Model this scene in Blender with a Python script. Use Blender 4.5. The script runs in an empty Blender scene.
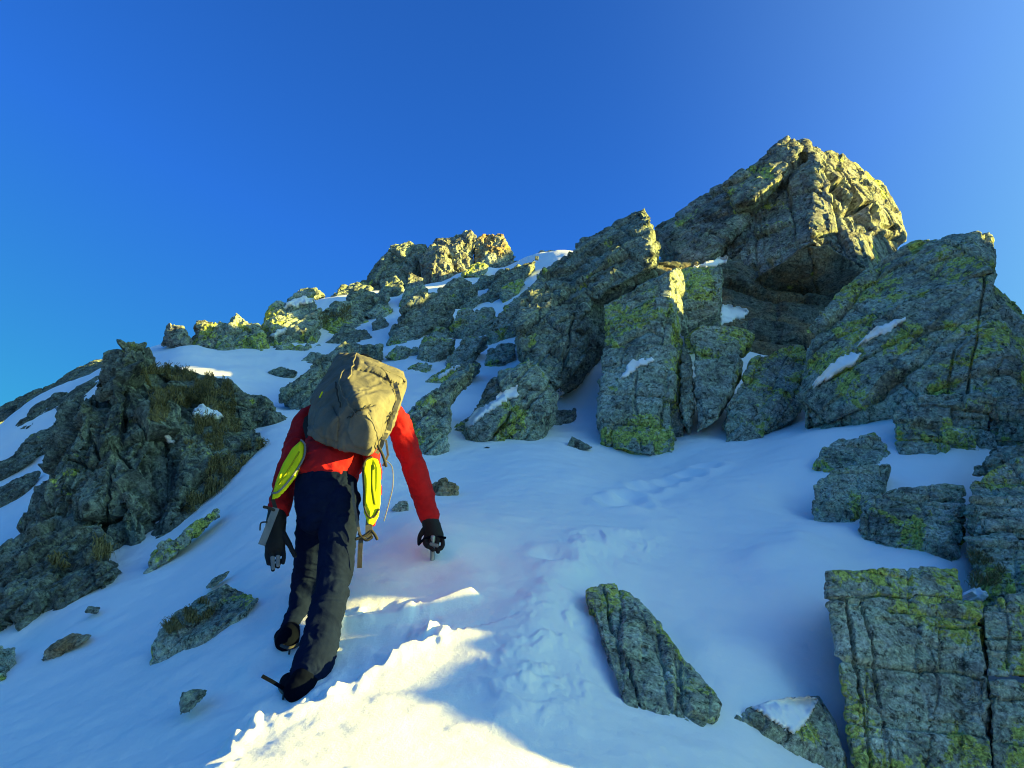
SKY_STR = .066; EXPO = 2.48; SUN_STR = 4.4; GLOW = (1.6, 2.8, 2.5); GLOW_POW = 2.5; SKY_BMAX = 2.0
import bpy, bmesh, math, random
import numpy as np
from mathutils import Vector
from mathutils.bvhtree import BVHTree
random.seed(7)
scene = bpy.context.scene
COL = scene.collection
F = 790.0
PITCH = math.radians(15)
CP, SP = math.cos(PITCH), math.sin(PITCH)

# ------------------------------------------------------------------ basics
def ray(px, py):
    """direction through a picture point, scaled so that its y component is 1"""
    a = (px-512.0)/F; b = (384.0-py)/F
    d = np.array([a, CP-b*SP, SP+b*CP])
    return d/d[1]

def at(px, py, Y):
    return ray(px, py)*Y

def link_mesh(name, verts, faces, mat=None, smooth=True, parent=None):
    me = bpy.data.meshes.new(name)
    verts = np.asarray(verts, dtype=np.float32)
    if isinstance(faces, np.ndarray):
        k = faces.shape[1]; n = len(faces)
        me.vertices.add(len(verts)); me.vertices.foreach_set('co', verts.ravel())
        me.loops.add(n*k); me.loops.foreach_set('vertex_index', faces.astype(np.int32).ravel())
        me.polygons.add(n); me.polygons.foreach_set('loop_start', np.arange(0, n*k, k, dtype=np.int32))
        me.update(calc_edges=True); me.validate()
    else:
        me.from_pydata([tuple(map(float, v)) for v in verts], [], faces); me.update()
    me.polygons.foreach_set('use_smooth', np.full(len(me.polygons), smooth, dtype=bool))
    o = bpy.data.objects.new(name, me)
    if mat: me.materials.append(mat)
    COL.objects.link(o)
    if parent: o.parent = parent
    return o

def tag(o, label=None, cat=None, group=None, kind=None):
    if label: o['label'] = label
    if cat: o['category'] = cat
    if group: o['group'] = group
    if kind: o['kind'] = kind
    return o

# ------------------------------------------------------------------ noise
def _h(ix, iy, iz, seed):
    with np.errstate(over='ignore'):
        n = (ix.astype(np.uint32)*np.uint32(374761393) + iy.astype(np.uint32)*np.uint32(668265263)
             + iz.astype(np.uint32)*np.uint32(2147483647 ^ 0x5bd1e995) + np.uint32(seed*144665+1013))
        n = (n ^ (n >> np.uint32(13)))*np.uint32(1274126177)
        n = (n ^ (n >> np.uint32(16)))*np.uint32(2246822519)
        n ^= n >> np.uint32(15)
    return n.astype(np.float32)/np.float32(4294967296.0)

def vnoise(p, seed=0):
    p = np.asarray(p, dtype=np.float32)
    i = np.floor(p).astype(np.int64); f = p-i
    u = f*f*f*(f*(f*6-15)+10)
    r = 0
    for dx in (0, 1):
        for dy in (0, 1):
            for dz in (0, 1):
                w = (u[:, 0] if dx else 1-u[:, 0])*(u[:, 1] if dy else 1-u[:, 1])*(u[:, 2] if dz else 1-u[:, 2])
                r = r + w*_h(i[:, 0]+dx, i[:, 1]+dy, i[:, 2]+dz, seed)
    return r*2-1

def fbm(p, octs=4, seed=0, gain=.5):
    r = 0; a = 1.0; q = np.asarray(p, dtype=np.float32)
    for o in range(octs):
        r = r + a*vnoise(q+o*17.3, seed+o); q = q*2.03; a *= gain
    return r

def facets(p, seed=0, tilt=1.0, step=.5):
    """tilted planar facet per irregular cell: broken rock faces"""
    p = np.asarray(p, dtype=np.float32)
    i = np.floor(p).astype(np.int64)
    best = np.full(len(p), 1e9, np.float32); val = np.zeros(len(p), np.float32); sec = best.copy()
    for dx in (-1, 0, 1):
        for dy in (-1, 0, 1):
            for dz in (-1, 0, 1):
                cx, cy, cz = i[:, 0]+dx, i[:, 1]+dy, i[:, 2]+dz
                d0 = p[:, 0]-(cx+_h(cx, cy, cz, seed)); d1 = p[:, 1]-(cy+_h(cx, cy, cz, seed+1)); d2 = p[:, 2]-(cz+_h(cx, cy, cz, seed+2))
                d = d0*d0+d1*d1+d2*d2
                m = d < best
                sec = np.where(m, best, np.minimum(sec, d))
                best = np.where(m, d, best)
                if m.any():
                    k = m
                    v = ((_h(cx[k], cy[k], cz[k], seed+3)-.5)*2*step
                         + tilt*((_h(cx[k], cy[k], cz[k], seed+4)-.5)*d0[k]+(_h(cx[k], cy[k], cz[k], seed+5)-.5)*d1[k]+(_h(cx[k], cy[k], cz[k], seed+6)-.5)*d2[k])*2)
                    val[k] = v
    return val, np.sqrt(sec)-np.sqrt(best)

# ------------------------------------------------------------------ sun frame
SUN_EL = math.radians(11.0)
SUN_H = np.array([1.0, -0.12]); SUN_H /= np.linalg.norm(SUN_H)
TAN_E = math.tan(SUN_EL)
def sun_uw(P):
    P = np.asarray(P)
    a = P[..., 0]*SUN_H[0]+P[..., 1]*SUN_H[1]
    u = -P[..., 0]*SUN_H[1]+P[..., 1]*SUN_H[0]
    return u, P[..., 2]-TAN_E*a, a

# ------------------------------------------------------------------ terrain
CTRL = [
 # near rows
 (0,768,3.7),(200,768,3.05),(330,768,2.92),(430,768,2.9),(560,768,2.95),(640,768,3.1),(720,768,3.3),(850,768,3.95),(900,768,4.3),(1000,768,4.5),
 (0,690,5.0),(70,690,4.6),(150,690,4.15),(220,690,3.82),(285,690,3.58),(350,690,3.5),(450,690,3.45),(560,690,3.55),(640,700,3.7),(750,690,4.0),(850,680,4.4),(1000,690,4.9),
 (20,640,5.7),(100,640,5.1),(200,640,4.4),(290,637,4.02),(380,640,3.88),(470,640,3.85),(560,630,4.05),(640,590,4.75),(750,610,4.75),(840,570,5.2),
 (150,600,5.4),(230,590,4.85),(350,605,4.2),(432,561,4.6),(500,575,4.6),(560,575,4.7),
 (210,545,6.2),(270,500,6.3),(340,520,5.6),(430,530,5.1),(500,520,5.5),(620,530,5.7),(720,520,6.1),(810,515,6.2),(870,545,5.8),(965,562,5.6),(1010,575,6.2),
 (240,480,7.4),(270,430,8.4),(430,490,6.5),(450,465,7.7),(520,470,7.3),(600,470,7.5),(700,470,7.4),(780,460,7.4),(560,440,8.7),(640,455,8.4),(690,445,8.6),(760,435,8.6),(830,415,8.6),(890,392,8.6),
 (860,480,6.7),(900,475,6.7),(960,452,6.9),(1010,500,6.7),(1010,435,7.2),
 (560,425,9.6),(440,450,8.3),(420,460,7.9),
 (420,385,11.0),(400,415,9.3),(450,378,11.6),(385,400,10.2),(430,345,13.2),(470,310,16.5),(500,270,21.5),(478,270,22.3),(440,284,21.6),(520,262,23.2),(545,259,24.2),(400,290,20),(340,300,20),(300,312,19),(475,350,13),
 (250,372,12.0),(180,352,13.0),(300,372,12.6),(340,335,15.5),(220,350,14.0),(290,400,10.5),(250,425,8.9),
 (130,545,7.0),(100,580,6.2),(215,405,9.2),(200,480,7.9),
 (100,370,15.5),(30,402,15.5),(20,440,13.5),(70,400,14.5),(20,485,11.5),(60,450,12.0),(0,530,9.0),(40,510,9.2),(40,610,6.0),
 # hidden behind the crag
 (600,320,12.6),(700,320,13),(800,330,14.0),(900,340,12.5),(980,340,11.5),(560,300,15),(650,275,16),(760,250,18.5),
]
PTS = [at(*c) for c in CTRL]
PTS += [np.array(p, float) for p in [
 (0,0,-1.55),(-1.5,.8,-1.9),(1.5,.8,-1.15),(0,-8,-5.2),(-8,-6,-9),(8,-6,-4.5),(-8,2,-5.2),(9,2,-1.4),(10,6,-.3),(14,12,1.5),(20,20,4.5),(20,4,-3),
 (-14,8,-5),(-20,18,-3),(-14,20,1.2),(-8,26,4.5),(-2,32,8.0),(6,32,7.5),(16,32,7),(0,45,5),(-25,40,-5),(25,45,1),(0,80,-10),(-70,60,-35),(70,60,-10),
 (0,-60,-34),(-60,-20,-45),(60,-20,-22),(60,20,-10),(0,300,-90),(-300,0,-150),(300,0,-110),(0,-300,-150),(-250,-250,-170),(250,-250,-110),(250,250,-80),(-250,250,-120)]]
PTS = np.array(PTS)
def warp(xy):
    r = np.hypot(xy[:, 0], xy[:, 1])+1e-9
    return xy/r[:, None]*np.log(1+r/1.5)[:, None]*3.0
Q = warp(PTS[:, :2])
def _k(d2): return np.where(d2 > 1e-12, .5*d2*np.log(d2+1e-12), 0)
n = len(Q)
d2 = ((Q[:, None]-Q[None])**2).sum(2)
A = np.zeros((n+3, n+3)); A[:n, :n] = _k(d2)+np.eye(n)*.004
A[:n, n] = 1; A[:n, n+1:] = Q; A[n, :n] = 1; A[n+1:, :n] = Q.T
W_TPS = np.linalg.solve(A, np.concatenate([PTS[:, 2], np.zeros(3)]))
def base_z(xy):
    xy = np.asarray(xy, float); out = np.empty(len(xy))
    for s in range(0, len(xy), 40000):
        q = warp(xy[s:s+40000]); d = ((q[:, None]-Q[None])**2).sum(2)
        out[s:s+40000] = _k(d)@W_TPS[:n]+W_TPS[n]+q@W_TPS[n+1:]
    return out

def seg_d(xy, line):
    """distance to a polyline and the running position along it"""
    best = np.full(len(xy), 1e9); side = np.zeros(len(xy))
    for a, b in zip(line[:-1], line[1:]):
        a = np.array(a); b = np.array(b); ab = b-a; L = ab@ab
        t = np.clip(((xy-a)@ab)/L, 0, 1)
        v = xy-(a+t[:, None]*ab); d = np.hypot(v[:, 0], v[:, 1])
        m = d < best; best[m] = d[m]
        side[m] = (ab[0]*v[m, 1]-ab[1]*v[m, 0])/math.sqrt(L)
    return best, side

def px_line(pts):
    out = []
    for p in pts:
        P = terrain_hit0(p[0], p[1]); out.append((P[0], P[1]))
    return out

# coarse surface for the first lookups
def polar_grid(angs, rads):
    A_, R_ = np.meshgrid(angs, rads)
    return np.stack([np.sin(A_)*R_, np.cos(A_)*R_], -1).reshape(-1, 2)
def grid_faces(nr, nc):
    i = np.arange((nr-1)*(nc-1)); r = i//(nc-1); c = i % (nc-1); v = r*nc+c
    return np.stack([v, v+1, v+nc+1, v+nc], 1)
_ang = np.radians(np.arange(-44, 44.1, .5)); _rad = np.exp(np.arange(math.log(1.2), math.log(60), .012))
_xy = polar_grid(_ang, _rad); _z = base_z(_xy)
_v = np.column_stack([_xy, _z])
BVH0 = BVHTree.FromPolygons([tuple(v) for v in _v], [tuple(int(k) for k in f) for f in grid_faces(len(_rad), len(_ang))])
def terrain_hit0(px, py):
    d = ray(px, py); h = BVH0.ray_cast(Vector((0, 0, 0)), Vector(d).normalized(), 200)
    return None if h[0] is None else np.array(h[0])
def terrain_Y(px, py):
    h = terrain_hit0(px, py)
    return 1e3 if h is None else h[1]

CRUMB = px_line([(150,766),(215,752),(268,716),(310,699),(350,681),(400,642),(425,630)])
CRUMB2 = px_line([(330,612),(360,600),(420,598)])
CREST = px_line([(20,1000),(178,790),(206,766),(258,724),(315,703),(356,685),(410,641),(440,632)])
STREAK = px_line([(335,613),(400,603),(470,593)])
FOOT = px_line([(668,478),(690,462),(640,490),(612,505),(590,520)])
RIDGE1 = px_line([(530,690),(556,615),(572,575),(600,548),(640,540)])
RIDGE2 = px_line([(760,555),(790,545),(815,530),(860,532)])
RIDGE3 = px_line([(820,440),(770,470),(720,500),(660,520)])
PITS = [px_line([(555,560),(548,562)])[0], px_line([(287,690),(287,690)])[0], px_line([(283,640),(283,640)])[0]]
STEPS = [px_line([(a,b),(a,b)])[0] for a,b in ((615,505),(628,498),(645,488),(660,483),(672,478),(690,470),(706,462),(632,505))]
SCOOP = [((px_line([(a,b),(a,b)])[0]), r, dpt) for a,b,r,dpt in ((433,561,.16,.055),(640,600,.28,.05),(655,650,.25,.06),(820,620,.3,.07),(828,690,.25,.06),(805,495,.3,.06),(790,720,.25,.05),(262,610,.12,.03),(160,640,.15,.03),(640,455,.6,.06))]

def detail_z(xy):
    xy = np.asarray(xy, float); N = len(xy)
    r = np.hypot(xy[:, 0], xy[:, 1])
    p = np.column_stack([xy, np.zeros(N)])
    big = fbm(p*np.array([.55, .4, 1])+3.1, 3, 11)*.035
    mid = fbm(p*np.array([1.7, 2.6, 1]), 3, 23)*.010
    fine = fbm(p*np.array([6, 10, 1]), 4, 31)*.0058+np.clip(fbm(p*np.array([2.2, 4.2, 1])+40, 3, 35), .1, 1)*.012
    amp = np.clip(r/5, .55, 2.6)
    z = (big+mid)*amp+fine
    # churned snow along the boot track
    dc, sc_ = seg_d(xy, CREST); wob = fbm(p*7, 3, 57)*.045+np.clip(vnoise(p*19, 58), -.3, 1)*.045
    sg = np.sign(sc_)*dc; e_ = np.array(CREST[-1]); t_ = e_-np.array(CREST[-2]); t_ /= np.linalg.norm(t_)
    left = np.clip(sg+wob, 0, None); fade = np.exp(-(np.clip((xy-e_)@t_, 0, None)/.25)**2)
    z = z - .105*(1-np.exp(-left/.14))*fade*np.exp(-left/1.6) + .018*np.exp(-((sg+wob)/.06)**2)*fade
    d, sd_ = seg_d(xy, CRUMB); w = np.exp(-(d/.15)**2)
    l1 = np.clip(vnoise(p*15+5, 41)*.9+vnoise(p*33, 42)*.5, -.25, 1)
    z = z + w*np.clip(l1, -.1, .9)*.034*np.clip(.8+sd_/.1, 0, 1)
    d, _ = seg_d(xy, CRUMB2); w = np.exp(-(d/.09)**2)
    z = z + w*np.clip(l1, -.1, .8)*.03
    d, _ = seg_d(xy, STREAK); z = z + .05*np.exp(-(d/.045)**2)
    d, s = seg_d(xy, RIDGE1); wob = vnoise(p*6, 51)*.05
    z = z + .06*np.exp(-((d+wob)/.22)**2)*(.6+.4*np.tanh(s*12))
    z = z + np.exp(-(d/.2)**2)*np.clip(fbm(np.column_stack([p[:, 0]*.8+p[:, 1]*.6, p[:, 1]*.8-p[:, 0]*.6, p[:, 2]])*11+fbm(p*5, 2, 55)[:, None]*1.5, 4, 53), -.25, .9)*.022
    d, s = seg_d(xy, RIDGE2); z = z + .05*np.exp(-(d/.16)**2)
    d, s = seg_d(xy, RIDGE3); z = z + .07*np.exp(-(d/.35)**2)
    for c in PITS:
        dd = np.hypot(xy[:, 0]-c[0], xy[:, 1]-c[1]); z = z-.035*np.exp(-(dd/.09)**2)+.015*np.exp(-((dd-.16)/.06)**2)
    for c in STEPS:
        dd = np.hypot((xy[:, 0]-c[0])/1.2, (xy[:, 1]-c[1])/1.5); z = z-.042*np.exp(-(dd/.085)**2)+.022*np.exp(-((dd-.15)/.05)**2)
    for c, rr, dp in SCOOP:
        dd = np.hypot(xy[:, 0]-c[0], xy[:, 1]-c[1]); z = z-dp*np.exp(-(dd/rr)**2)
    return z

_a1 = np.radians(np.concatenate([np.arange(-180, -42, 4.0), np.arange(-42, -36, .5), np.arange(-36, 36, .125), np.arange(36, 42, .5), np.arange(42, 180.1, 4.0)]))
_r1 = np.concatenate([[.05, .4, .8, 1.2, 1.6, 1.9, 2.15], np.exp(np.arange(math.log(2.35), math.log(12), .0042)), np.exp(np.arange(math.log(12), math.log(36), .012)), np.exp(np.linspace(math.log(36.5), math.log(700), 40))])
XY = polar_grid(_a1, _r1)
TZ = base_z(XY)+detail_z(XY)
TV = np.column_stack([XY, TZ]); TF = grid_faces(len(_r1), len(_a1))
BVH1 = BVHTree.FromPolygons(TV.tolist(), TF.tolist())
def ground_hit(px, py):
    h = BVH1.ray_cast(Vector((0, 0, 0)), Vector(ray(px, py)).normalized(), 200)
    return None if h[0] is None else np.array(h[0])
def ground_z(x, y):
    h = BVH1.ray_cast(Vector((x, y, 60)), Vector((0, 0, -1)), 200)
    return h[0].z if h[0] else 0
# ------------------------------------------------------------------ materials
class NT:
    def __init__(self, name):
        self.m = bpy.data.materials.new(name); self.m.use_nodes = True
        self.t = self.m.node_tree; self.bsdf = self.t.nodes['Principled BSDF']; self.out = self.t.nodes['Material Output']
    def n(self, typ, **kw):
        nd = self.t.nodes.new(typ)
        for k, v in kw.items():
            if k.startswith('i_'):
                nd.inputs[k[2:].replace('_', ' ')].default_value = v
            else: setattr(nd, k, v)
        return nd
    def l(self, a, b): self.t.links.new(a, b)
    def noise(self, co, scale, detail=4, rough=.55, dist=0.0):
        nd = self.n('ShaderNodeTexNoise'); nd.inputs['Scale'].default_value = scale; nd.inputs['Detail'].default_value = detail
        nd.inputs['Roughness'].default_value = rough; nd.inputs['Distortion'].default_value = dist; self.l(co, nd.inputs['Vector']); return nd.outputs['Fac']
    def ramp(self, fac, stops):
        nd = self.n('ShaderNodeValToRGB'); e = nd.color_ramp.elements
        while len(e) < len(stops): e.new(.5)
        for k, (p, c) in zip(e, stops):
            k.position = p; k.color = c if len(c) == 4 else (*c, 1)
        self.l(fac, nd.inputs['Fac']); return nd.outputs['Color']
    def step(self, fac, a, b):
        nd = self.n('ShaderNodeMapRange'); nd.interpolation_type = 'SMOOTHSTEP'
        nd.inputs['From Min'].default_value = a; nd.inputs['From Max'].default_value = b; self.l(fac, nd.inputs['Value']); return nd.outputs['Result']
    def mul(self, a, b):
        nd = self.n('ShaderNodeMath', operation='MULTIPLY'); self.l(a, nd.inputs[0])
        if isinstance(b, (int, float)): nd.inputs[1].default_value = b
        else: self.l(b, nd.inputs[1])
        return nd.outputs[0]
    def add(self, a, b):
        nd = self.n('ShaderNodeMath', operation='ADD'); self.l(a, nd.inputs[0])
        if isinstance(b, (int, float)): nd.inputs[1].default_value = b
        else: self.l(b, nd.inputs[1])
        return nd.outputs[0]
    def mix(self, fac, a, b):
        nd = self.n('ShaderNodeMix', data_type='RGBA'); self.l(fac, nd.inputs['Factor'])
        for s, v in ((6, a), (7, b)):
            if isinstance(v, tuple): nd.inputs[s].default_value = (*v, 1) if len(v) == 3 else v
            else: self.l(v, nd.inputs[s])
        return nd.outputs[2]
    def bump(self, h, strength, dist):
        nd = self.n('ShaderNodeBump'); nd.inputs['Strength'].default_value = strength; nd.inputs['Distance'].default_value = dist
        self.l(h, nd.inputs['Height']); self.l(nd.outputs['Normal'], self.bsdf.inputs['Normal'])

def rock_mat(name, k=1.0, lichen=.5, warm=0.0, dark=1.0, crust=.5, tint=(.84, .97, .84)):
    N = NT(name)
    tc = N.n('ShaderNodeTexCoord'); oi = N.n('ShaderNodeObjectInfo')
    sc = N.n('ShaderNodeVectorMath', operation='SCALE'); sc.inputs['Scale'].default_value = k
    N.l(tc.outputs['Object'], sc.inputs[0])
    off = N.n('ShaderNodeVectorMath', operation='SCALE'); off.inputs[0].default_value = (31, 57, 83); N.l(oi.outputs['Random'], off.inputs['Scale'])
    ad = N.n('ShaderNodeVectorMath', operation='ADD'); N.l(sc.outputs[0], ad.inputs[0]); N.l(off.outputs[0], ad.inputs[1])
    co = ad.outputs[0]
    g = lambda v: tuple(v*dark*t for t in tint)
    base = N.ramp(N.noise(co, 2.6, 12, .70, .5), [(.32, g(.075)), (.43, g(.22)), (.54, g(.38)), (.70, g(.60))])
    if warm: base = N.mix(N.mul(N.step(N.noise(co, 1.7, 4), .4, .62), warm), base, (.34, .20, .075))
    # grey green crusts of lichen
    c = N.step(N.noise(co, 5.5, 8, .72, 1.0), .47, .55)
    base = N.mix(N.mul(c, crust), base, N.ramp(N.noise(co, 24, 5, .7), [(.3, (.20, .26, .16)), (.7, (.48, .56, .40))]))
    # yellow map lichen, scattered and in patches
    big = N.step(N.noise(co, 1.5, 3, .5, .5), .60-.20*lichen, .78-.20*lichen)
    spot = N.step(N.add(N.noise(co, 11, 8, .75, .6), N.mul(big, .22)), .66, .715)
    base = N.mix(N.mul(spot, .85), base, N.ramp(N.noise(co, 42, 4, .7), [(.32, (.20, .25, .03)), (.5, (.40, .46, .07)), (.68, (.58, .63, .16))]))
    # dark pits, cracks and black crusts
    b2 = N.step(N.noise(co, 3.3, 9, .78, 1.6), .555, .64)
    base = N.mix(N.mul(b2, .75), base, (.022, .023, .018))
    b = N.step(N.noise(co, 17, 8, .78, .5), .52, .61)
    base = N.mix(N.mul(b, .85), base, (.016, .017, .014))
    gr = N.ramp(N.noise(co, 30, 7, .8), [(.34, (.28, .28, .28)), (.5, (.95, .95, .95)), (.66, (1.8, 1.8, 1.75))])
    mu = N.n('ShaderNodeMix', data_type='RGBA', blend_type='MULTIPLY'); mu.inputs['Factor'].default_value = 1
    N.l(base, mu.inputs[6]); N.l(gr, mu.inputs[7])
    N.l(mu.outputs[2], N.bsdf.inputs['Base Color'])
    N.bsdf.inputs['Roughness'].default_value = .88; N.bsdf.inputs['Specular IOR Level'].default_value = .25
    h = N.add(N.mul(N.noise(co, 10, 12, .75, .6), 1.0), N.mul(N.noise(co, 34, 8, .75), .45))
    N.bump(h, .65, .022/k)
    return N.m

M_NEAR = rock_mat('lichened rock near', 1.5, .75, crust=.65)
M_MID = rock_mat('lichened rock', 1.0, .85, dark=.95, crust=.6)
M_DARK = rock_mat('dark broken rock', .95, .22, dark=.66, crust=.38)
M_FAR = rock_mat('summit rock', .6, .32, crust=.4, dark=.62, tint=(.95, .97, .9))
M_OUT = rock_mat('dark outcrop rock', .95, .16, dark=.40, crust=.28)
M_UNDER_SHADE = rock_mat('dark overhang and gap shade rock', .9, .02, warm=.45, dark=.34, crust=.12)  # unlichened brown overhang; also puts deep gap shade into the core wall's colour
M_RUST = rock_mat('rust stained rock', .8, .2, warm=.9, crust=.3)

def snow_mat():
    N = NT('snow')
    tc = N.n('ShaderNodeTexCoord'); co = tc.outputs['Object']
    col = N.ramp(N.noise(co, 1.3, 6, .6), [(.3, (.88, .90, .92)), (.7, (.94, .95, .95))])
    N.l(col, N.bsdf.inputs['Base Color'])
    N.bsdf.inputs['Roughness'].default_value = .55; N.bsdf.inputs['Specular IOR Level'].default_value = .3
    N.bsdf.inputs['Sheen Weight'].default_value = 0
    h = N.add(N.mul(N.noise(co, 9, 6, .6), 1.0), N.mul(N.noise(co, 70, 6, .8), .5))
    N.bump(h, .5, .015)
    return N.m
M_SNOW = snow_mat()

# ------------------------------------------------------------------ snow slope
snow = link_mesh('snow_ground', TV, TF, M_SNOW)
tag(snow, 'blue shaded snow slope rising to the crag with one sunlit patch', 'snow', kind='structure')

# ------------------------------------------------------------------ rocks
def remesh(bm, vox):
    me = bpy.data.meshes.new('tmp'); bm.to_mesh(me); bm.free()
    o = bpy.data.objects.new('tmp', me); COL.objects.link(o)
    md = o.modifiers.new('r', 'REMESH'); md.mode = 'VOXEL'; md.voxel_size = vox
    dg = bpy.context.evaluated_depsgraph_get()
    ev = o.evaluated_get(dg); m2 = ev.to_mesh()
    n = len(m2.vertices); v = np.empty(n*3, np.float32); m2.vertices.foreach_get('co', v); v = v.reshape(-1, 3)
    nn = np.empty(n*3, np.float32); m2.vertices.foreach_get('normal', nn); nn = nn.reshape(-1, 3)
    nf = len(m2.polygons); li = np.empty(nf*4, np.int32)
    tot = np.empty(nf, np.int32); m2.polygons.foreach_get('loop_total', tot)
    if (tot == 4).all():
        m2.loops.foreach_get('vertex_index', li); f = li.reshape(-1, 4)
    else:
        f = [tuple(p.vertices) for p in m2.polygons]
    ev.to_mesh_clear(); bpy.data.objects.remove(o); bpy.data.meshes.remove(me)
    return v, nn, f

def smooth_np(v, f, it=3, w=.5):
    e = np.concatenate([f[:, [0, 1]], f[:, [1, 2]], f[:, [2, 3]], f[:, [3, 0]]])
    for _ in range(it):
        s = np.zeros_like(v); c = np.zeros(len(v))
        for k in range(3):
            s[:, k] = np.bincount(e[:, 0], v[e[:, 1], k], len(v))+np.bincount(e[:, 1], v[e[:, 0], k], len(v))
        c = np.bincount(e[:, 0], minlength=len(v))+np.bincount(e[:, 1], minlength=len(v))
        v = v*(1-w)+w*s/np.maximum(c, 1)[:, None]
    return v

def normals_np(v, f):
    nf = np.cross(v[f[:, 2]]-v[f[:, 0]], v[f[:, 3]]-v[f[:, 1]]); n = np.zeros_like(v)
    for k in range(4):
        for c in range(3): n[:, c] += np.bincount(f[:, k], nf[:, c], len(v))
    return n/(np.linalg.norm(n, axis=1)[:, None]+1e-12)

def hull_bm(bm, P):
    vs = [bm.verts.new(tuple(p)) for p in P]
    r = bmesh.ops.convex_hull(bm, input=vs)
    dead = [g for g in set(r['geom_interior'])|set(r['geom_unused']) if isinstance(g, bmesh.types.BMVert) and g.is_valid]
    if dead: bmesh.ops.delete(bm, geom=dead, context='VERTS')

def poly_solid(bm, poly, lean, th, bulge, k, Yb=None):
    px = np.array([(p[0], p[1]) for p in poly], float); n = len(px)
    area2 = sum(px[i, 0]*px[(i+1) % n, 1]-px[(i+1) % n, 0]*px[i, 1] for i in range(n))
    if area2 < 0:
        poly = poly[::-1]; px = px[::-1].copy()
    ib = int(np.argmax(px[:, 1]))
    if Yb is None:
        Yb = min(terrain_Y(*px[ib]), 40)
    tb = ray(*px[ib])[2]; zb = tb*Yb
    Y = []
    for i, p in enumerate(poly):
        if len(p) > 2: Y.append(p[2]); continue
        t = ray(*p[:2])[2]; y = (Yb-lean*zb)/max(1-lean*t, .25)
        Y.append(min(y, terrain_Y(p[0], p[1])+.03, Yb*1.3))
    Y = np.array(Y); out = np.array([at(px[i, 0], px[i, 1], Y[i]) for i in range(n)])
    S = math.sqrt(abs(area2)/2)/F*Y.mean()
    low = px[:, 1] > px[:, 1].mean()
    c = px.mean(0)
    out[low] += np.array([0, 0, -.28*S])
    # inner raised ring
    rs = np.random.RandomState(int(abs(px.sum()*7)) % 99991)
    ipx = c+(px-c)*k*rs.uniform(.82, 1.15, (n, 1))+(px.max(0)-px.min(0))*rs.uniform(-.09, .09, 2)
    iY = Y.mean()+(Y-Y.mean())*k-bulge*S*rs.uniform(.55, 1.35, n)
    inn = np.array([at(ipx[i, 0], ipx[i, 1], iY[i]) for i in range(n)])
    T = th*S if th else .8*S
    bpx = c+(px-c)*.94
    back = np.array([at(bpx[i, 0], bpx[i, 1], Y[i]) for i in range(n)])
    dirn = np.array([c[0]-512, F*CP*1.0, 0]); dirn = dirn/np.linalg.norm(dirn)
    back = back+dirn*T+np.array([0, 0, -.12*T])
    O = [bm.verts.new(p) for p in out]; I = [bm.verts.new(p) for p in inn]; B = [bm.verts.new(p) for p in back]
    for i in range(n):
        j = (i+1) % n
        bm.faces.new((O[i], O[j], I[j], I[i])); bm.faces.new((O[j], O[i], B[i], B[j]))
    f1 = bm.faces.new(I); f2 = bm.faces.new(B[::-1])
    bmesh.ops.triangulate(bm, faces=[f1, f2])
    return S, Y.mean()

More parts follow.
